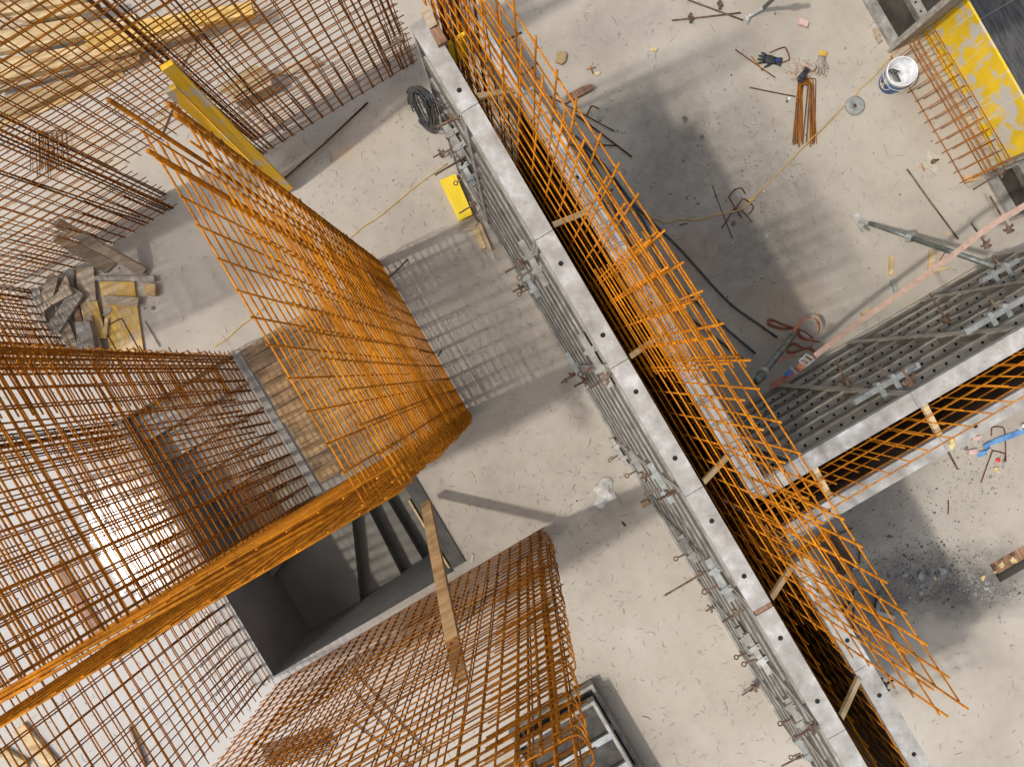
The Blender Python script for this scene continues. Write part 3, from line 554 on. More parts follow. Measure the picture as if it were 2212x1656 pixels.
# offcut pile (photo view 5)
pile=[('plywood_sheet','yply',[(655,205),(885,208),(905,330),(960,735),(735,735)],.03,.028,'largest faded yellow plywood sheet on the floor below the offcut heap'),
('plywood_sheet','timber',[(500,120),(615,110),(635,330),(530,350),(512,240)],.05,.022,'bare plywood sheet under the upper end of the heap'),
('plywood_sheet','yply',[(530,350),(640,330),(705,580),(575,600)],.06,.022,'small yellow plywood sheet in the middle of the heap'),
('wood_offcut','timber2',[(200,252),(258,255),(310,495),(265,500)],.10,.05,'leftmost grey offcut of the heap'),
('wood_offcut','timber',[(320,148),(386,180),(330,370),(295,400),(272,290)],.13,.05,'tall pale offcut at the upper left of the heap'),
('wood_offcut','timber2',[(412,135),(487,135),(487,250),(412,230)],.06,.03,'short grey board at the top of the heap'),
('wood_offcut','timber',[(435,165),(465,235),(400,290),(385,255)],.12,.04,'pointed pale offcut in the upper heap'),
('wood_offcut','timber',[(445,228),(483,290),(345,362),(325,330)],.16,.04,'pale offcut lying across the heap with nails'),
('wood_offcut','timber2',[(480,245),(553,290),(440,470),(385,552),(295,515),(360,430)],.12,.045,'broad grey splintered plank in the heap'),
('wood_offcut','timber2',[(440,300),(475,300),(478,470),(445,470)],.05,.03,'narrow board half hidden behind the splintered plank'),
('wood_offcut','timber',[(385,520),(450,475),(540,680),(470,700),(400,560)],.08,.03,'long pale offcut at the lower left of the heap'),
('wood_offcut','timber2',[(498,478),(590,470),(625,620),(618,800),(545,800),(510,600)],.15,.06,'thick paint streaked offcut standing out of the heap'),
('wood_offcut','timber',[(550,445),(605,430),(690,690),(600,640)],.09,.035,'tapered offcut right of the paint streaked one'),
('wood_offcut','redwood',[(480,400),(520,380),(545,470),(505,475)],.07,.03,'small dark offcut deep in the heap'),
('timber_batten','timber2',[(625,170),(1020,170),(1020,208),(625,200)],.06,.04,'long whitewashed batten above the yellow plywood'),
('wood_block','board',[(955,222),(1028,222),(1023,300),(952,292)],.09,.08,'square brown block right of the batten'),
('wood_offcut','timber',[(692,298),(917,312),(905,378),(688,350)],.08,.03,'short plank lying across the yellow plywood'),
('wood_offcut','timber2',[(700,385),(740,392),(705,430),(675,440)],.05,.015,'small grey splinter on the yellow plywood'),
('wood_offcut','pine',[(695,452),(715,452),(705,565),(685,568)],.07,.02,'slim pine slip at the left edge of the yellow plywood')]
for nm,ms,pts,zt,th,lb in pile:
    m=MB(); m.plate([KP(5,x+rnd(-3,3),y+rnd(-3,3),zt+rnd(-.012,.012) if len(pts)==4 and nm!='plywood_sheet' else zt) for x,y in pts],th)
    one(m,nm,ms,lb,{'plywood_sheet':'plywood sheet','wood_block':'wood block','timber_batten':'batten'}.get(nm,'wood offcut'),'offcuts in the heap at the left')
beam('timber_plank','timber','upper of two thick planks leaning down onto the floor above the offcut heap','plank',KP(1,375,1480,.75),KP(5,950,148,.08),.09,.10,.09,'planks above the offcut heap')
beam('timber_plank','timber','lower of two thick planks, a broad flat one beside the offcut heap','plank',KP(1,370,1575,.60),KP(5,735,120,.03),.085,.17,.04,'planks above the offcut heap')
hairpin(DP(243,697,.035),DP(275,765,.035)+W(0,.7),.22,.005,'rusty hairpin stirrup lying on the yellow plywood','loose stirrups')
# timber stack top left (view 1)
stk=[('cream',[(-60,30),(560,-40),(560,0),(60,85),(-60,100)],.42,.07,'topmost cream board in the corner'),
('cream',[(50,60),(640,5),(650,60),(170,140),(60,110)],.36,.07,'short board tucked under the topmost one'),
('timber',[(-40,125),(480,70),(500,100),(60,190),(-40,190)],.28,.07,'dull board in shade near the corner'),
('cream',[(-60,215),(540,110),(560,150),(900,90),(900,150),(500,250),(-60,355)],.32,.08,'broad cream board with a knot'),
('honey',[(560,200),(1000,120),(1660,10),(1680,95),(1100,195),(700,330),(560,300)],.30,.06,'warm yellow board reaching farthest right'),
('cream',[(-60,400),(300,340),(720,270),(1000,200),(1350,160),(1350,190),(760,360),(420,440),(-60,545)],.24,.08,'pale board lit in the middle of the stack'),
('honey',[(800,200),(1300,110),(1690,60),(1690,110),(1200,210),(850,300)],.18,.05,'short honey yellow board near the right end'),
('timber',[(-60,520),(420,420),(760,350),(760,390),(440,480),(-60,615)],.14,.06,'grey brown board low in the stack'),
('brown_ply',[(-60,655),(330,570),(760,400),(920,360),(930,400),(470,585),(120,745),(-60,770)],.10,.06,'orange brown board lowest on the near side'),
('redwood',[(-60,-40),(200,-40),(150,30),(-60,50)],.36,.05,'dark broken board end in the very corner'),
('cream',[(0,800),(480,610),(800,470),(830,500),(500,660),(0,850)],.02,.018,'thin lath on the floor in front')]
for i,(ms,pts,zt,th,lb) in enumerate(stk):
    m=MB(); m.plate([KP(1,x,y,zt) for x,y in pts],th); one(m,'stacked_board',ms,'board of the timber stack, '+lb,'board','boards of the timber stack')
for i,(x0,y0,x1,y1,w,lb) in enumerate(((1150,350,1280,290,.10,'short one nearest the ochre beam'),(1510,300,1730,130,.05,'slim one right of the timber stack'),(1040,880,1130,660,.10,'shaded one by the ochre beams'),(1190,430,1300,240,.05,'narrow upright one in the doorway gap'))):
    beam('loose_lath','timber','pale lath on the floor behind the upper mesh, '+lb,'lath',KP(1,x0,y0,.03),KP(1,x1,y1,.03),w,w,.025,'laths under the upper mesh')
m=MB(); m.plate([KP(1,1440,590,.28),KP(1,1690,430,.28),KP(1,1800,490,.28),KP(1,1540,650,.28)],.03); one(m,'plywood_sheet','brown_ply','brown plywood sheet on blocks seen through the upper cage','plywood sheet')
m=MB(); m.plate([KP(1,1500,640,.24),KP(1,1790,510,.24),KP(1,1800,560,.24),KP(1,1560,680,.24)],.24); one(m,'plywood_box','timber','boxy timber support under the brown plywood sheet','box')
m=MB(); m.plate([KP(2,100,480,.03),KP(2,420,370,.03),KP(2,490,430,.03),KP(2,250,500,.03)],.02); one(m,'loose_lath','timber','pale flat board right of the brown plywood sheet under the mesh','board','laths under the upper mesh')
# sawdust patch
def blob(name,ms,label,cx,cy,rx,ry,ang,z=.004,n=40,rough=.3):
    c=DP(cx,cy,z); pts=[]
    for k in range(n):
        q=2*math.pi*k/n; v=Vector((math.cos(q),math.sin(q),0)); rr=1+rough*(noise.noise(v*1.7+c)*1.3+noise.noise(v*5+c)*.5)
        p=Vector((v.x*rx*rr,v.y*ry*rr,0)); p.rotate(Matrix.Rotation(R(ang),3,'Z')); pts.append(c+p)
    m=MB(); m.add(pts,[tuple(range(n))]); o=m.build(name,ms); tag(o,label,None,None,'stuff'); return o
for i in range(7):
    x=230+i*28+rnd(-8,8); hairpin(KP(1,x,870+rnd(-10,15),.02+i*.006),KP(1,x+rnd(5,25),1150+rnd(-30,30),.02),.10,.005,'rusty hairpin stirrup lying under the left mesh on the sawdust','stirrups on the sawdust','rust3',open_=.01)
# ================================================================ RIGHT SIDE OBJECTS
def tubeo(name,ms,label,cat,pts,r,group=None,n=8,sm=True): 
    m=MB(); m.tube(pts,r,n); return one(m,name,ms,label,cat,group,sm)
tubeo('extension_cable','cord','thin yellow cord winding over the right floor past the bucket','cord',curve([KP(4,1100,240,.02),KP(4,985,330,.01),KP(4,880,440,.008),KP(4,800,530,.008),KP(4,728,590,.008),KP(4,700,630,.008),KP(4,620,705,.008),KP(4,480,850,.05),KP(4,360,965,.05),KP(4,240,1090,.008),KP(4,110,1220,.008),KP(4,-10,1335,.008),KP(3,1700,1300,.03),KP(3,1600,1385,.05),KP(3,1450,1420,.008),KP(3,1300,1455,.008),KP(3,1200,1450,.008),KP(3,1100,1475,.008),KP(3,1040,1450,.02),KP(3,960,1435,.02),KP(3,830,1380,.02),KP(3,700,1330,.02)]),.0055,'yellow cords')
tubeo('extension_cable','cord','thin yellow cord running across the left floor to the main formwork','cord',curve([KP(2,1305,1085,.01),KP(2,1200,1160,.008),KP(2,1080,1250,.008),KP(2,960,1350,.008),KP(2,850,1440,.008),KP(2,740,1510,.008),KP(2,650,1590,.008),KP(2,520,1680,.01),KP(6,330,200,.008),KP(6,140,345,.008),KP(6,0,455,.008),KP(5,1710,420,.008),KP(5,1600,500,.008),KP(5,1500,590,.008),KP(5,1420,640,.008)]),.0055,'yellow cords')
pp=[([K(3,560,950),K(3,870,1330),K(3,1040,1500),K(7,1210,10),K(7,1500,330),K(7,1700,480),K(8,180,577)],'longest dark conduit, reaching the orange strap'),([K(3,500,900),K(3,720,1130),K(3,960,1480),K(7,1090,120),K(7,1400,430),K(7,1692,685)],'middle dark conduit beside the main formwork'),([K(3,540,960),K(3,660,1160),K(3,860,1600),K(7,1000,250),K(7,1300,480),K(7,1608,720)],'shortest dark conduit close to the main formwork'),([K(3,520,930),K(3,620,1200),K(3,800,1560),K(7,900,90)],'thin conduit hidden under the orange cage')]
for i,(p,lb) in enumerate(pp): tubeo('plastic_conduit','pipe',lb,'conduit',curve([DP(x,y,.02+.02*(i%2)) for x,y in p],5),.0125 if i<3 else .009,'dark conduits beside the formwork')
tubeo('rebar_rod','rust3','long rusty rod leaning from the floor behind the ochre beams','rod',[KP(2,225,1185,.02),KP(2,500,945,.03),KP(2,780,680,.03)],.010,'loose rods',7)
loose=[(4,1040,1120,1380,1585,.0085,'rod','long straight rusty rod on the floor between the prop and the yellow form board'),(4,1135,1085,1155,1135,.006,'rust','short bright rust stub beside the cast anchor plate'),(4,0,580,300,640,.006,'rust3','thin rod pointing at the stirrup bundle'),(3,1560,330,1822,515,.0055,'rust3','slightly bent rod under the black glove'),(3,1665,375,1740,470,.006,'rust2','short rod crossing the bent one by the glove'),(3,630,955,780,965,.007,'rust3','short level rod near the black conduits'),(3,500,760,875,1040,.009,'rust3','ribbed rod behind the main formwork'),(3,330,640,760,870,.006,'rust3','thin rod under the split brown plank'),(3,1405,1225,1540,1580,.0045,'rust3','long thin rod left of the wire cluster'),(3,1190,1490,1240,1480,.005,'rust3','tiny rod below the yellow cord'),
 (3,1140,135,1595,85,.008,'rod','lower threaded rod with a wing nut at the top edge'),(3,1245,0,1610,135,.008,'rod','upper threaded rod with a wing nut at the top edge'),(12,1230,0,1230,85,.006,'rust3','short rod on the dusty floor at the right'),(3,575,460,635,445,.005,'rust2','level arm of the little rusty cross'),(3,600,440,615,490,.005,'rust2','upright arm of the little rusty cross'),(3,1470,1510,1560,1370,.006,'rust3','grey rod left of the wire cluster'),(3,1590,1380,1670,1470,.005,'rust3','grey rod right of the wire cluster'),(5,960,470,1060,640,.005,'rust3','thin bar below the right edge of the yellow plywood'),(6,905,195,1045,60,.006,'rust3','short rod at the foot of the middle cage, upper one'),(6,1240,705,1268,665,.007,'rod','stub at the foot of the middle cage, lower one'),(8,1250,90,1300,0,.006,'rust2','thin rusty bar between two wood blocks')]
for n,x0,y0,x1,y1,r,ms,lb in loose:
    p,q=KP(n,x0,y0,r+.01),KP(n,x1,y1,r+.01); tubeo('loose_rod',ms,lb,'rod',[p,(p*.6+q*.4)+Vector((rnd(-.004,.004),rnd(-.004,.004),0)),q],r,'loose rods on the floor',7)
for i,(x,y) in enumerate(((1262,120),(1455,30))):
    m=MB(); c=KP(3,x,y,.03); d=W(1,0); m.tube([c-d*.012,c+d*.012],.035,9); m.tube([c+Vector((0,.05,0)),c-Vector((0,.05,0))],.014,6); one(m,'wing_nut','rod',['rusty wing nut on the lower rod at the top edge','rusty wing nut on the upper rod at the top edge'][i],'nut','loose wing nuts')
# hairpin bundle
g='hairpin stirrups in the bundle below the gloves'
for i in range(11):
    x=350+rnd(-18,28); top=KP(4,x+20,520+i*4+rnd(-3,3),.012+i*.007); bot=KP(4,x+rnd(-35,40),950+rnd(-20,30),.012+i*.004)
    hairpin(top,bot,.115+rnd(-.02,.02),.0048,'rusty hairpin stirrup of the bundle lying below the gloves',g,'rust2' if i%3 else 'rust3',open_=rnd(-.02,.07))
def uobj(n,pts,r,lb,ms='rust3'): tubeo('bent_stirrup',ms,lb,'stirrup',curve([KP(n,x,y,.012) for x,y in pts],3),r,'loose bent stirrups')
uobj(4,[(130,350),(215,316),(240,325),(260,380),(255,400),(215,415)],.0065,'open rusty stirrup beside the black glove')
uobj(8,[(1695,1400),(1690,1230),(1675,1175),(1610,1172),(1600,1190),(1600,1230)],.006,'open stirrup above the red cap')
uobj(8,[(1530,1540),(1600,1345),(1615,1330),(1680,1345),(1692,1360),(1680,1410)],.006,'long hooked stirrup below the red cap')
uobj(3,[(1600,1440),(1530,1330),(1520,1300),(1560,1255),(1600,1248),(1625,1285)],.0065,'upper bent stirrup of the wire cluster')
uobj(3,[(1550,1400),(1600,1325),(1625,1322),(1675,1365),(1672,1390),(1650,1420)],.0065,'lower bent stirrup of the wire cluster')
uobj(3,[(575,765),(600,710),(620,705),(655,722)],.007,'small hook behind the main formwork')
# bucket
def bucket():
    base=KP(4,935,548,0); rimc=KP(4,1012,478,.29)
    base=KP(4,926,552,0); rimc=KP(4,1012,470,.29); ax=(rimc-base).normalized(); hgt=.29
    t=thing('paint_bucket','white plastic paint bucket with a blue printed label, holding tools','bucket',base)
    e1=ax.orthogonal().normalized(); e2=ax.cross(e1); n=36
    def ring(z,r): return [base+ax*z+(e1*math.cos(2*math.pi*k/n)+e2*math.sin(2*math.pi*k/n))*r for k in range(n)]
    def lathe(prof,nm,ms,par=t,close=True):
        m=MB(); v=[];f=[]
        for z,r in prof: v+=ring(z,r)
        for i in range(len(prof)-1):
            for k in range(n): f.append((i*n+k,i*n+(k+1)%n,(i+1)*n+(k+1)%n,(i+1)*n+k))
        m.add(v,f); return m.build(nm,ms,par,True)
    sh=lathe([(.01,.0),(.0,.118),(.25,.140)],'shell','blue')
    lathe([(.235,.1405),(.24,.151),(.288,.153),(.291,.148),(.285,.140),(.02,.115),(.015,.0)],'rim_and_lining','plaster')
    lathe([(.236,.1412),(.238,.1535),(.289,.155),(.2935,.149),(.285,.142)],'rim','white')
    # label, facing lower left
    d0=(DP(*K(4,850,540),0)-DP(*K(4,1000,470),0)); d0.z=0; d0=(d0-ax*d0.dot(ax)).normalized(); ph0=math.atan2(d0.dot(e2),d0.dot(e1))
    def on(u,z,o=.0015): # u metres round the shell
        r=.118+.022*z/.25+o; q=ph0+u/r; return base+ax*z+(e1*math.cos(q)+e2*math.sin(q))*r
    m=MB(); v=[on(0,.135)]; k=28
    for i in range(k): q=2*math.pi*i/k; v.append(on(.088*math.cos(q),.125+.082*math.sin(q)))
    m.add(v,[(0,i+1,(i+1)%k+1) for i in range(k)]); lab=m.build('label_patch','label',t)
    sgn=1 if (on(.05,.1)-on(0,.1)).cross(ax).dot(d0)>0 else -1
    def text(body,size,u0,z0,ms,slant=0):
        cu=bpy.data.curves.new('t','FONT'); cu.body=body; cu.size=size; cu.align_x='CENTER'; cu.resolution_u=3; cu.offset=.0006
        o=bpy.data.objects.new('t',cu); COL.objects.link(o); dg=bpy.context.evaluated_depsgraph_get(); me=o.evaluated_get(dg).to_mesh()
        m=MB(); m.add([on(sgn*(u0+v.co.x),z0+v.co.y,.0035) for v in me.vertices],[tuple(p.vertices) for p in me.polygons]); m.build('lettering',ms,t); bpy.data.objects.remove(o)
    text('Jupol',.062,0,.135,'print'); text('Classic',.036,.012,.095,'print')
    for i,(u,z) in enumerate(((-.04,.075),(0,.065),(.035,.07))):
        m=MB(); v=[on(u,z,.003)]+[on(u+.011*math.cos(q*.7854),z+.011*math.sin(q*.7854),.003) for q in range(8)]; m.add(v,[(0,i+1,(i+1)%8+1) for i in range(8)]); m.build('label_dot','orange',t)
    # handle hanging on the near side
    hp=[]
    for k in range(13):
        q=math.pi*k/12; p=base+ax*(.245-.03*math.sin(q))+(e1*math.cos(ph0+1.0-math.pi/2+q)+e2*math.sin(ph0+1.0-math.pi/2+q))*.172; hp.append(p)
    m=MB(); m.tube(hp,.0022,6); m.build('wire_handle','white',t,True)
    return t,base,ax,e1,e2
bt,bb_,bax,be1,be2=bucket()
for i,(u,v,ms,lb) in enumerate(((-.02,-.05,'galv','grey handled tool inside the bucket, left one'),(.02,-.045,'timber2','wooden handled tool inside the bucket, middle one'),(.055,-.03,'stone_dark','dark handled tool inside the bucket, right one'))):
    # handles leaning in the near part of the bucket
    cc=KP(4,965+i*14,535+i*2,.05); tp=KP(4,930+i*18,470+i*6,.19); t=thing('hand_tool',lb,'tool',cc,'tools in the bucket')
    m=MB(); m.tube([cc,tp],.012,7); m.build('handle',ms,t); m=MB(); m.tube([tp-UN*.02,tp+UN*.03,tp+UN*.045+UU*.012],[.011,.009,.004],7); m.build('head','black',t)
# gloves
def glove(label,c,ang,ms,cuff,sc=1.,curl=.0,fan=1.,patch=None,name='work_glove'):
    t=thing(name,label,'glove',c,'work gloves'); Rm=Matrix.Rotation(ang,3,'Z')
    def G(x,y,z): return c+Rm@Vector((x*sc,y*sc,z))
    m=bmesh.new(); 
    sk=[((-.075,0,.016),.036,.016),((-.03,0,.02),.042,.02),((.02,0,.02),.046,.018),((.045,0,.016),.042,.014)]
    mb=MB(); n=12; v=[];f=[]
    for (x,y,z),ry,rz in sk:
        for k in range(n): q=2*math.pi*k/n; v.append(G(x,y+ry*math.cos(q),z+rz*math.sin(q)))
    for i in range(len(sk)-1):
        for k in range(n): f.append((i*n+k,i*n+(k+1)%n,(i+1)*n+(k+1)%n,(i+1)*n+k))
    f.append(tuple(range(n-1,-1,-1))); f.append(tuple((len(sk)-1)*n+k for k in range(n))); mb.add(v,f)
    for i,(y,l,a) in enumerate(((.034,.072,.30),(.012,.085,.10),(-.011,.08,-.08),(-.033,.062,-.30))):
        a*=fan; p0=G(.035,y,.016); p1=G(.035+l*.5*math.cos(a),y+l*.5*math.sin(a),.024+curl*.3); p2=G(.035+l*math.cos(a),y+l*math.sin(a)*1.05,.014)
        mb.tube([p0,(p0+p1)/2,p1,(p1+p2)/2,p2],[.0115*sc,.012*sc,.0115*sc,.011*sc,.007*sc],8)
    p0=G(-.02,.035,.016);p1=G(.005,.065,.02);p2=G(.035,.085,.012); mb.tube([p0,p1,p2],[.015*sc,.0135*sc,.008*sc],8)
    mb.build('hand',ms,t,True)
    mb=MB(); v=[];f=[]
    for x,ry,rz in((-.072,.037,.017),(-.10,.042,.015),(-.125,.046,.011)):
        for k in range(n): q=2*math.pi*k/n; v.append(G(x,ry*math.cos(q),.017+rz*math.sin(q)))
    for i in range(2):
        for k in range(n): f.append((i*n+k,i*n+(k+1)%n,(i+1)*n+(k+1)%n,(i+1)*n+k))
    f.append(tuple(range(2*n,3*n))); mb.add(v,f); mb.build('cuff',cuff,t)
    if patch: mb=MB(); mb.plate([G(-.11,-.012,.038),G(-.07,-.02,.041),G(-.05,.004,.042),G(-.08,.022,.041)],.004); mb.build('patch',patch,t)
glove('black work glove with a navy patch, fingers spread to the left',KP(4,125,400,0),R(168),'glove','glove',1.05,patch='glove_blue')
glove('crumpled black work glove on top of the stirrup bundle',KP(4,345,505,.05),R(235),'glove','glove',.72,curl=.04,fan=.5)
glove('grey leather glove with a yellow cuff, fingers pointing down',KP(4,462,425,0),R(255),'leather','leather_y',1.05,curl=.02)
m=MB(); m.plate([KP(4,300,545,.03),KP(4,372,490,.03),KP(4,420,500,.03),KP(4,330,560,.03)],.01)
# disc, anchor plate
t=thing('concrete_spacer','round grey concrete spacer disc with a hole, beside the yellow cord','spacer disc',KP(4,690,705,0)); c=KP(4,690,705,0)
m=MB(); n=24; v=[];f=[]
for r,zz in((.094,.0),(.10,.008),(.10,.028),(.09,.034),(.022,.034),(.02,.012)):
    v+=[c+Vector((math.cos(2*math.pi*k/n)*r,math.sin(2*math.pi*k/n)*r,zz)) for k in range(n)]
for i in range(5):
    for k in range(n): f.append((i*n+k,i*n+(k+1)%n,(i+1)*n+(k+1)%n,(i+1)*n+k))
m.add(v,f); m.build('disc','stone',t,True); m=MB(); m.disc(c+Z*.013,Z,.021,12); m.build('bore','rust3',t)
c=KP(4,1205,1075,0); t=thing('anchor_plate','cream cast steel anchor plate with star shaped corners and a nut','anchor plate',c)
m=MB(); P=[]
for k in range(16):
    q=2*math.pi*k/16+R(20); r=(.155 if k%4==0 else .082 if k%4==2 else .098); P.append(c+Vector((math.cos(q)*r,math.sin(q)*r,.012)))
m.plate(P,.012,Z)
for k in range(4): q=2*math.pi*k/4+R(20); v=Vector((math.cos(q),math.sin(q),0)); m.tube([c+v*.03+Z*.014,c+v*.12+Z*.012],[.014,.005],6)
m.build('plate','creamsteel',t)
m=MB(); m.tube([c+Z*.01,c+Z*.05],.024,6); m.tube([c+Vector((.0,.0,.03)),c+Vector((.05,.02,.03))],.013,6); m.build('nut','rod',t)
tubeo('dark_pole','pipe','long dark grey pole on the floor behind the hooked edge of the left cage','pole',[DP(-40,756,.03),DP(180,762,.03),DP(358,768,.03)],.022)
# props
def prop(label,a,b,r=.024,foot=None,ms='galv_old',couple=.55):
    t=thing('steel_prop',label,'prop',a,'steel props'); d=(b-a)
    m=MB(); m.tube([a,a+d*couple],r*.85,10); m.build('inner_tube',ms,t,True); m=MB(); m.tube([a+d*couple*.98,b],r,10); m.build('outer_tube',ms,t,True)
    m=MB(); c=a+d*couple; dn=d.normalized(); m.tube([c-dn*.03,c+dn*.03],r*1.6,8); s=dn.cross(Z).normalized(); m.tube([c-s*.06,c+s*.06],.014,6); m.build('collar','galv',t)
    if foot:
        m=MB(); m.plate([DP(*f,.012) for f in foot],.01); 
        cc=sum((DP(*f,.012) for f in foot),Vector())/len(foot); m.tube([cc+Z*.0,cc+Z*.03],.016,8); m.build('foot_plate','rim',t)
        m=MB(); m.tube([cc+Z*.01,a],.016,7); m.build('fork','galv',t)
    return t
prop('long green grey push pull prop reaching the side wall clamp at the right edge',KP(4,790,1480,.08),DB(*K(8,1620,110),1.40),.026,[K(4,665,1420),K(4,712,1398),K(4,780,1510),K(4,745,1540)],couple=.36)
prop('thin grey prop branching off the same foot plate toward the strap',KP(4,760,1500,.06),DB(*K(8,1100,155),1.42),.018,None,couple=.6)
prop('mud crusted prop tube passing under the orange strap loops',KP(8,290,560,.35),KP(8,45,870,1.25),.036,None,couple=.85)
prop('prop with a white foot plate cut by the top edge',KP(4,95,50,.10),KP(4,260,-110,.9),.026,[K(3,1618,108),K(3,1680,88),K(4,10,85),K(3,1640,165)],couple=.7)
# ratchet strap
hz=lambda n,x,y,z:KP(n,x,y,z)
t=thing('ratchet_strap','long faded orange ratchet strap stretched over the side wall with loose loops at its end','strap',KP(8,700,500,1.2))
pts=[(2290,388),(2212,445),K(4,1600,1490),K(8,1380,5),K(8,1100,210),K(8,960,310),K(8,700,490),K(8,560,600),K(8,430,700)]
P=[DP(*p,zz) for p,zz in zip(pts,(2.0,1.95,1.8,1.7,1.58,1.52,1.42,1.36,1.3))]
sd=Vector((-.5,.86,.15)); m=MB(); m.ribbon(curve(P,3),sd,.05); m.build('tensioned_webbing','strap_pale',t)
P=[KP(8,430,700,1.28),KP(8,300,800,1.2),KP(8,140,905,1.1)]; m=MB(); m.ribbon(curve(P,4),sd,.062); m.build('short_webbing','strap',t)
m=MB(); m.plate([KP(8,222,818,1.24),KP(8,262,790,1.24),KP(8,283,812,1.24),KP(8,240,842,1.24)],.004); m.build('blue_tag','blue',t)
m=MB(); r0=[KP(8,*q,1.36) for q in((325,735),(375,690),(425,725),(375,768))]
for i in range(4): m.tube([r0[i],r0[(i+1)%4]],.010,6)
m.tube([r0[0]+(r0[1]-r0[0])*.5,r0[3]+(r0[2]-r0[3])*.5],.012,6); m.tube([KP(8,265,775,1.3),KP(8,310,820,1.3)],.014,6); m.build('ratchet','galv',t)
loops=[[(640+0,0)]]
L1=[(460,610),(340,580),(300,520),(220,520),(140,500),(125,475),(150,465),(210,490),(300,520),(360,540),(410,580),(380,600),(310,580),(290,545),(340,470),(400,445),(440,460),(460,510),(450,560),(400,640),(350,650),(290,620),(240,660),(280,680),(380,650),(430,680),(400,700),(300,700),(220,720),(160,750)]
P=[KP(8,x,y,.10+.05*math.sin(i*1.1)+.01*i) for i,(x,y) in enumerate(L1)]; Q=curve(P,4)
m=MB(); m.ribbon(Q,[Vector((math.cos(i*.12)*.3,math.sin(i*.09)*.5+.1,.9)) for i in range(len(Q))],.055,.003); m.build('loose_loops','strap',t)
P=[KP(8,x,y,.25) for x,y in((700,720),(560,760),(450,690),(380,720),(420,760),(330,800))]
# blue strap, cup
P=[KP(8,*p,.01+.02*(i%2)) for i,p in enumerate(((1505,1355),(1560,1340),(1580,1310),(1555,1300),(1600,1275),(1700,1240),(1815,1195),(1900,1150)))]
m=MB(); Q=curve(P,4); m.ribbon(Q,[Vector((.5,.86,.25*math.sin(i*.5))) for i in range(len(Q))],.055,.003); one(m,'webbing_strap','strap_blue','light blue strap on the dusty floor at the right edge','strap')
m=MB(); c=KP(8,1800,1170,.0); m.tube([c,c+Z*.07],[.035,.045],14,False); m.disc(c+Z*.004,Z,.034,14); one(m,'paper_cup','white','white cup on the blue strap at the right edge','cup')
m=MB(); c=KP(8,1638,1390,0); m.tube([c,c+Z*.02,c+Z*.025],[.022,.022,.014],14); one(m,'cap','red','bright red cap between two stirrups','cap')
# small slabs / chips
def chip(name,ms,label,cat,n,pts,zt=.02,th=.018,group=None):
    m=MB(); m.plate([KP(n,x,y,zt+rnd(-.003,.003) if len(pts)==4 else zt) for x,y in pts],th); return one(m,name,ms,label,cat,group)
chip('foam_block','pink','pale pink foam block near the top edge, left of the steel panels','foam block',4,[(330,118),(390,140),(382,175),(322,155)],.05,.045)
chip('foam_block','pink','thin pink foam piece near the blue strap, upper one','foam block',8,[(1473,1240),(1528,1227),(1532,1247),(1478,1260)],.03,.028)
chip('foam_block','pink','pink foam piece touching the end of the blue strap','foam block',8,[(1455,1325),(1505,1315),(1515,1342),(1450,1357)],.04,.038)
chip('wood_chip','pine','upright little pine block between the prop and the perforated panels','wood chip',8,[(928,38),(956,40),(950,165),(922,163)],.03,.028,'wood chips')
chip('wood_chip','pine','larger pine block just right of the little one','wood chip',8,[(1195,0),(1230,2),(1218,125),(1182,122)],.03,.028,'wood chips')
chip('wood_chip','pine','pine wedge under the orange strap, left one','wood chip',8,[(735,415),(810,385),(820,400),(750,438)],.03,.028,'wood chips')
chip('wood_chip','pine','pine wedge under the orange strap, right one','wood chip',8,[(1230,130),(1300,105),(1330,110),(1225,152)],.03,.028,'wood chips')
chip('wood_chip','pine','yellow sliver near the long rod and the prop','wood chip',4,[(1285,1558),(1322,1538),(1326,1546),(1290,1568)],.015,.012,'wood chips')
chip('wood_chip','timber','wood wedge stuck to the end board in the top right','wood chip',4,[(822,188),(845,185),(878,262),(855,282)],.05,.04,'wood chips')
chip('wood_chip','board','brown wood block under the end board below the yellow sheet','wood chip',4,[(1425,1165),(1550,1145),(1500,1195),(1430,1205)],.06,.05,'wood chips')
chip('metal_angle','galv','short grey steel angle standing above the strap','steel angle',8,[(938,200),(960,196),(978,270),(960,280)],.05,.045)
chip('wood_splinter','pine','splintered yellow wood strip beside the strap loops','wood chip',8,[(432,410),(452,405),(462,450),(462,528),(448,530),(445,470)],.02,.018,'wood chips')
chip('brown_plank','redwood','brown curved plank end poking out behind the main formwork','plank',3,[(440,625),(540,575),(610,558),(625,575),(615,590),(520,640),(430,685)],.06,.05)
chip('brown_plank','timber','pale plank lying under the orange cage beside the formwork','plank',3,[(330,760),(370,800),(560,960),(545,985),(470,950),(400,880)],.05,.04)
chip('sponge','sponge','brown square sponge on the floor right of the orange cage','sponge',3,[(378,345),(425,338),(442,360),(432,405),(410,425),(370,408)],.04,.036)
chip('foam_chip','foam','pale yellow chip on the bare floor above the dark patch','foam chip',3,[(995,315),(1040,318),(1040,340),(1003,335)],.015,.012,'foam chips')
chip('foam_chip','foam','small pale flake next to the little rusty cross','foam chip',3,[(628,480),(665,475),(660,495),(632,500)],.015,.012,'foam chips')
chip('foam_chip','foam','yellow speck beside the cord in the right floor','foam chip',4,[(86,1258),(98,1260),(97,1272),(88,1272)],.015,.012,'foam chips')
chip('foam_chip','foam','yellow foam lump beside the floor slot','foam chip',12,[(1435,480),(1455,465),(1463,478),(1445,502)],.03,.026,'foam chips')
chip('wood_chip','paper','cream flake on the bare floor near the bottom edge','chip',11,[(885,1343),(920,1348),(938,1365),(905,1362)],.012,.01)
chip('wood_chip','rust3','tiny rusty flake on the floor below the crumpled paper','chip',11,[(752,138),(765,136),(785,158),(772,164)],.012,.01)
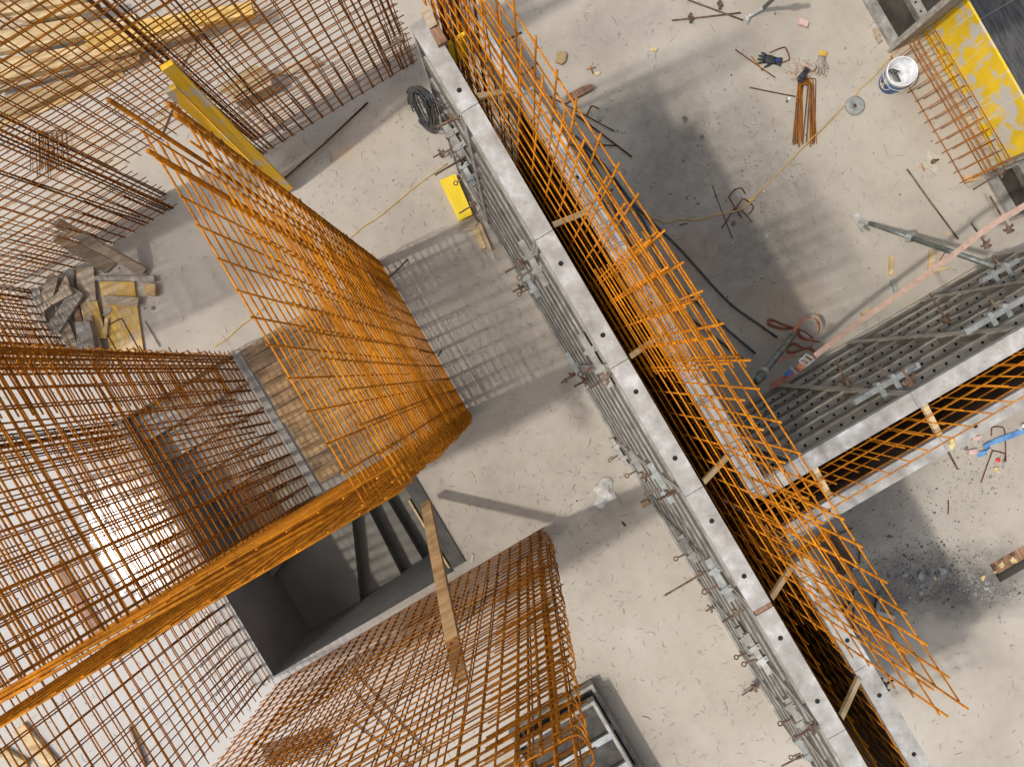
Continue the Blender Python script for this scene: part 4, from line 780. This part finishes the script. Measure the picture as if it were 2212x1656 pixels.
chip('timber_stub','board2','sawn timber stub against the formwork below the crumpled paper','timber stub',11,[(875,18),(915,0),(938,22),(888,52)],.06,.05)
chip('label_scrap','paper','small white scrap by the right end of the stairwell ply strip','paper scrap',10,[(1366,385),(1378,330),(1390,335),(1380,392)],.012,.008)
# lumps: stones, foam, paper
def lump(name,ms,label,cat,p,r,group=None,fl=.6,seed=0,n=16,puff=0):
    rr=random.Random(seed); bm=bmesh.new()
    for k in range(n):
        v=Vector((rr.gauss(0,1),rr.gauss(0,1),rr.gauss(0,1))).normalized()*rr.uniform(.75,1.1); bm.verts.new((v.x*r[0],v.y*r[1],(v.z*.5+.5)*max(r)*fl))
    g=bmesh.ops.convex_hull(bm,input=bm.verts); 
    for v in [v for v in bm.verts if not v.link_faces]: bm.verts.remove(v)
    if puff:
        bmesh.ops.triangulate(bm,faces=bm.faces); bmesh.ops.subdivide_edges(bm,edges=bm.edges,cuts=2,use_grid_fill=True)
        for v in bm.verts: v.co+=v.co.normalized()*noise.noise(v.co*puff+Vector((seed,0,0)))*max(r)*.5; v.co.z=max(0,v.co.z)
    me=bpy.data.meshes.new(name); bm.to_mesh(me); bm.free(); me.materials.append(M[ms]); o=bpy.data.objects.new(name,me); COL.objects.link(o); o.location=p; o.rotation_euler=(0,0,rr.uniform(0,6)); return tag(o,label,cat,group)
stones=[(3,1105,890,.055,.08,'stone','pale block in the dark patch right of the orange cage'),(3,1222,795,.07,.08,'stone_dark','dark crumbled lump next to the pale block'),(3,1335,910,.05,.06,'stone_dark','flat dark lump right of the pale block'),(3,660,790,.07,.05,'stone','squarish piece close to the formwork behind the cage'),(3,615,610,.05,.045,'stone','piece beside the brown curved plank'),(3,1215,1070,.035,.03,'stone_dark','small dark one below the flat lump'),(3,1310,1350,.05,.03,'stone_dark','dark one above the yellow cord'),(3,1545,1480,.07,.06,'stone_dark','dark one under the wire cluster'),(3,1765,1570,.06,.055,'stone','pale one below the wire cluster'),(3,1540,1612,.045,.04,'stone','small one below the long thin rod'),(3,1575,1290,.06,.06,'stone','rubble inside the bent stirrup'),
(3,1490,595,.03,.03,'stone','tiny one left of the loose rod'),(3,715,730,.028,.02,'stone','tiny one above the squarish piece'),(4,295,1225,.06,.05,'stone','flat shell like one left of the anchor plate'),(4,630,323,.034,.034,'stone','round one left of the bucket'),(4,260,652,.04,.028,'white','white one beside the stirrup bundle'),(8,785,122,.035,.035,'stone','one above the perforated panels'),(8,28,212,.025,.018,'stone_dark','dark one near the end of the longest conduit'),
(12,960,460,.06,.08,'stone','leftmost of the rubble below the side wall'),(12,1055,465,.08,.11,'stone','second of the rubble below the side wall'),(12,1195,440,.12,.12,'stone','biggest of the rubble below the side wall'),(12,1108,455,.07,.06,'stone_dark','dark one left of the biggest rubble'),(12,1035,520,.05,.06,'stone','lower left of the middle rubble'),(12,1063,528,.05,.05,'stone','lower right of the middle rubble'),(12,970,520,.04,.04,'stone','small one under the leftmost rubble'),(12,1055,575,.06,.06,'stone','upper of the two lowest rubble pieces'),(12,992,600,.05,.05,'stone','lowest rubble piece'),(12,1468,545,.08,.05,'stone','lone one between the rubble and the slot'),(12,1270,130,.035,.035,'stone','lone one on the dusty floor at the upper right of the rubble'),(12,1380,45,.03,.03,'stone','small one near the right rim of the side wall'),(12,862,225,.06,.05,'stone_dark','earth lump next to the orange bar tips'),(8,1430,1315,.05,.05,'stone_dark','lump left of the pink foam'),(8,1590,1500,.05,.05,'stone','one under the yellow foam by the red cap'),(5,1015,385,.045,.06,'stone_dark','dark lump right of the yellow plywood')]
for i,(n,x,y,rx,ry,ms,lb) in enumerate(stones):
    lump('loose_stone',ms,'rough grey stone, '+lb if ms=='stone' else ('rough stone, '+lb),'stone',KP(n,x,y,0),(rx*.5,ry*.5),'stones on the floor',.55,i,18,0)
for i,(n,x,y,rx,lb) in enumerate(((3,610,1155,.10,'crumbly lump under the orange cage by the conduits'),(8,1625,1450,.09,'torn lump below the red cap'),(8,1325,1280,.08,'lump on the side wall rim'),(12,1145,487,.05,'lump in the rubble'),(12,1560,400,.08,'left lump inside the floor slot'),(12,1630,370,.10,'right lump inside the floor slot'),(12,1520,440,.05,'lowest lump at the end of the floor slot'),(10,1358,35,.035,'scrap on the floor right of the stairwell plank'),(4,190,420,.05,'fluff under the black glove'))):
    z=2.68 if (n==8 and y==1280) else 0
    lump('expanding_foam','foam','yellow expanding foam, '+lb,'foam lump',KP(n,x,y,z),(rx*.5,rx*.45),'yellow foam lumps',.6,50+i,14,9/rx*.5)
lump('paper_bag','paper','crumpled dirty white paper bag on the floor by the formwork','paper bag',KP(7,690,1610,0),(.17,.13),None,.16,5,30,9)
# cable coil hanging on the rod
t=None; m=MB(); cpl=.39
import itertools
rr=random.Random(4)
for k in range(20):
    cx,cy=1150+rr.uniform(-16,16),728+rr.uniform(-8,8); ax_,ay_=rr.uniform(14,74),rr.uniform(128,172); q=[]
    for i in range(23):
        an=2*math.pi*i/22; lx=ax_*math.cos(an)*(1-.25*math.sin(an)); ly=ay_*math.sin(an); ca,sa=math.cos(R(-24)),math.sin(R(-24))
        X=cx+lx*ca-ly*sa*-1*-1; X=cx+lx*ca-ly*sa; Y=cy+lx*sa+ly*ca
        q.append(DA(*K(2,X+rr.uniform(-3,3),Y+rr.uniform(-3,3)),cpl+k*.004))
    m.tube(q,.0072,6,False)
one(m,'cable_coil','black','dark grey cable coil hanging on the side of the main formwork','cable coil',None,True)
# ================================================================ lower stacked panels
def flat_panel(label,pts,zt,th,ms_ply,ribs,group='steel panels stacked flat at the bottom edge'):
    P=[DP(*p,zt) for p in pts]; t=thing('steel_formwork',label,'formwork panel',P[0]-Z*th,group)
    e1=(P[1]-P[0]);e2=(P[3]-P[0]);w=.035
    m=MB(); u1=e1.normalized();u2=e2.normalized()
    m.box(P[0]-Z*th,e1,u2*w,Z*th); m.box(P[0]+u2*w-Z*th,u1*w,e2-u2*w,Z*th); m.box(P[0]+e1-u1*w+u2*w-Z*th,u1*w,e2-u2*w,Z*th); m.build('side_frame','frame',t)
    m=MB(); m.box(P[0]+u1*w+u2*w-Z*th,e1-u1*2*w,e2-u2*w,Z*.02); m.build('plywood_face',ms_ply,t)
    for k in ribs:
        m=MB(); o=P[0]+u1*w+u2*k-Z*(th-.02); m.box(o,e1-u1*2*w,u2*.03,Z*(th-.045)); m.box(o-u2*.02+Z*(th-.045),e1-u1*2*w,u2*.07,Z*.01); m.build('cross_rib','galv',t)
# axes in D units: u dir (.51,.86), n dir (.86,-.51)
def q4(x,y,wn,wu): return [(x-.8605*wn,y+.5095*wn),(x,y),(x+.5095*wu,y+.8605*wu),(x-.8605*wn+.5095*wu,y+.5095*wn+.8605*wu)]
flat_panel('lower steel panel of the flat stack at the bottom edge, half hidden',q4(*K(11,572,1140),210,700),.16,.12,'ply_dark',(.5,1.0,1.5))
flat_panel('upper steel panel of the flat stack at the bottom edge, lying on timbers',q4(*K(11,582,1243),200,700),.34,.12,'ply_dark',(.40,.75,1.1,1.5,1.9))
flat_panel('yellow faced steel panel lying left of the stack at the bottom edge',q4(*K(11,290,1560),150,500),.2,.12,'yply',(.5,.9,1.3))
# concrete slot board
m=MB(); m.ab(SA0+.0,SA1,SB0+.02,SB1-.02,-.15,-.12); one(m,'slot_cover','redwood','dark brown board inside the floor slot at the right edge','board')
# wood bits below side wall
for i,(x0,y0,x1,y1,w,ms,lb) in enumerate(((697,285,693,398,.03,'timber','short standing lath right of the orange cage below the side wall'),(640,640,560,745,.05,'timber','brown batten under the orange bars'),(665,560,665,900,.06,'galv_old','grey steel channel under the orange bars'),(810,585,790,690,.045,'galv_old','short grey channel right of the batten'),(770,690,900,730,.045,'galv','grey flat bar crossing the short channel'),(560,225,650,185,.04,'timber','brown lath below the side wall rim'))):
    beam('floor_lath',ms,lb,'batten',KP(12,x0,y0,.04),KP(12,x1,y1,.04),w,w,.03,'battens below the side wall')
# hairpins below junction
for i in range(7):
    p0=KP(12,640-i*6,415+i*5,.10-.01*i); p1=KP(12,470-i*8,200+i*6,.10-.01*i); hairpin(p0,p1,.13,.005,'rusty hairpin stirrup in the bundle below the wall junction','stirrups below the wall junction','rust3')
# stirrup bundle seen through the lower cage
for i in range(8):
    hairpin(KP(10,480+i*4,1440+i*14,.02+i*.008),KP(10,60+i*10,1560+i*8,.02),.12,.005,'rusty hairpin stirrup of the bundle seen through the bottom cage','stirrups under the bottom cage','rust3')
for i,(x0,y0,x1,y1) in enumerate(((640,1060,1100,1560),(600,1350,1000,1650),(640,1180,900,1480))):
    tubeo('loose_rod','rust3',['long rusty rod lying on the floor under the bottom cage, right one','rusty rod lying under the bottom cage, lowest one','rusty rod lying under the bottom cage, left one'][i],'rod',[KP(10,x0,y0,.02),KP(10,x1,y1,.02)],.008,'loose rods on the floor',7)
for i,(n,x0,y0,x1,y1,w,lb) in enumerate(((9,340,390,620,850,.09,'brown plank seen through the lower left cage'),(9,110,1410,330,1656,.14,'broad cream board at the bottom left corner'),(9,0,1560,160,1656,.10,'cream board end in the bottom left corner'),(9,800,1410,900,1650,.02,'slim dark lath under the lower left cage'))):
    beam('floor_plank','cream' if i in(1,2) else 'redwood',lb,'plank',KP(n,x0,y0,.05),KP(n,x1,y1,.05),w,w,.04,'planks on the lower left floor')
m=MB(); c=KP(10,1050,840,.0)
m=MB(); m.plate([KP(10,930,830,.25),KP(10,1230,670,.25),KP(10,1250,720,.25),KP(10,960,890,.25)],.22); one(m,'timber_box','timber2','low grey timber box behind the bottom cage beside the stairwell','box')
# ================================================================ ground litter
def inside(a,b): 
    return (OA0-.02<a<OA1+.02 and OB0-.02<b<OB1+.05) or (OA0-.02<a<OA2+.1 and OB1-.05<b<OB2+.02) or a>5.4 or (a>SA0-.05 and SB0-.05<b<SB1+.05) or (-2.55<a<-.95 and -1.75<b<.1)
rw=random.Random(7); m=MB(); cnt=0
while cnt<2500:
    x,y=rw.uniform(0,2212),rw.uniform(0,1656); p=DP(x,y,.003); a,b=AB(p)
    if inside(a,b): continue
    dens=1. if (a<.45 and a>-1.6) else .42
    if rw.random()>dens: continue
    cnt+=1; L=rw.uniform(.02,.07)*(1.8 if rw.random()<.1 else 1); an=rw.uniform(0,6.28); cu=rw.uniform(-1.6,1.6); q=p.copy(); pts=[q.copy()]
    for k in range(4): q=q+Vector((math.cos(an),math.sin(an),0))*L/4; q.z=.003+rw.uniform(0,.003); pts.append(q.copy()); an+=cu/3
    m.tube(pts,.0013,3,False)
tag(m.build('tie_wire_clippings','wire'),'short dark tie wire clippings scattered over the floor',None,None,'stuff')
m=MB(); m2=MB()
def peb(mb,p,r):
    v=[]; 
    for k in range(5): q=k*1.2566+rw.uniform(-.3,.3); v.append(p+Vector((math.cos(q)*r*rw.uniform(.7,1.2),math.sin(q)*r*rw.uniform(.7,1.2),0)))
    v.append(p+Vector((rw.uniform(-.3,.3)*r,rw.uniform(-.3,.3)*r,r*rw.uniform(.6,1.1)))); mb.add(v,[(k,(k+1)%5,5) for k in range(5)])
cl_=[(1560,420,260,200,650,.0045),(1480,300,150,160,200,.004),(1640,450,120,140,260,.005),(2000,1235,170,60,1500,.007),(2130,1260,90,45,600,.007),(1960,1060,190,120,600,.005),(2120,1000,90,90,260,.006),(1780,330,200,260,260,.004),(1320,80,140,120,140,.004),(1500,860-200,80,80,120,.004),(1250,1090,60,40,120,.004),(250,1150,170,120,600,.006),(430,1380,160,160,260,.006),(380,830,160,60,160,.006),(260,600,70,60,140,.005),(1180,1330,250,250,260,.0035),(900,350,200,160,160,.0035),(1850,1290,60,60,300,.006)]
for (x,y,sx,sy,n,r) in cl_:
    for k in range(n):
        p=DP(rw.gauss(x,sx*.6),rw.gauss(y,sy*.6),0); a,b=AB(p)
        if inside(a,b): continue
        peb(m if rw.random()<.55 else m2,p,r*rw.lognormvariate(0,.45))
tag(m.build('gravel','stone'),'loose pale gravel and grit on the floor',None,None,'stuff')
m3=MB()
for (x,y,sx,sy,n) in ((200,330,60,45,500),(110,290,50,25,200),(312,590,20,14,160),(360,1060,60,20,60)):
    for k in range(n): peb(m3,DP(rw.gauss(x,sx*.6),rw.gauss(y,sy*.6),0),.004)
tag(m3.build('sawdust','soil'),'pale sawdust crumbs on the floor under the left mesh and by the offcuts',None,None,'stuff')
tag(m2.build('grit','stone_dark'),'dark grit and crumbs on the floor',None,None,'stuff')
# wire tangle near the gloves
m=MB()
for k in range(60):
    p=KP(4,rw.gauss(360,75),rw.gauss(470,28),.006); an=rw.uniform(0,6.28); pts=[p]
    for j in range(4): p=p+Vector((math.cos(an),math.sin(an),rw.uniform(-.1,.12)))*.018; p.z=max(.004,p.z); pts.append(p); an+=rw.uniform(-1,1)
    m.tube(pts,.0014,3,False)
tag(m.build('wire_tangle','rust2'),'tangle of rusty tie wire around the gloves',None,None,'stuff')
# ================================================================ camera, light
cam=bpy.data.cameras.new('camera'); co=bpy.data.objects.new('camera',cam); COL.objects.link(co)
cam.sensor_width=36; cam.lens=36*F/2212; cam.clip_end=200; cam.clip_start=.05
co.matrix_world=Matrix.Translation((0,0,H))@ROT.to_4x4(); S.camera=co
AZ,EL=24,57
sun=bpy.data.lights.new('sun','SUN'); so=bpy.data.objects.new('sun',sun); COL.objects.link(so); sun.energy=1.75; sun.angle=R(1.8); sun.color=(1,.955,.89)
d=Vector((math.cos(R(AZ))*math.cos(R(EL)),math.sin(R(AZ))*math.cos(R(EL)),-math.sin(R(EL)))); so.rotation_euler=d.to_track_quat('-Z','Y').to_euler(); so.location=-d*20
w=bpy.data.worlds.new('World'); S.world=w; w.use_nodes=True; nt=w.node_tree; sk=nt.nodes.new('ShaderNodeTexSky'); sk.sky_type='NISHITA'; sk.sun_disc=False; sk.sun_elevation=R(EL); sk.sun_rotation=R(246); sk.dust_density=3.; sk.air_density=1.
hs=nt.nodes.new('ShaderNodeHueSaturation'); hs.inputs['Saturation'].default_value=.45; nt.links.new(sk.outputs[0],hs.inputs['Color']); nt.links.new(hs.outputs[0],nt.nodes['Background'].inputs[0]); nt.nodes['Background'].inputs[1].default_value=.15
S.view_settings.view_transform='Standard'; S.view_settings.look='None'; S.view_settings.exposure=.40; S.view_settings.gamma=1
S.cycles.max_bounces=5; S.cycles.diffuse_bounces=3; S.cycles.glossy_bounces=3
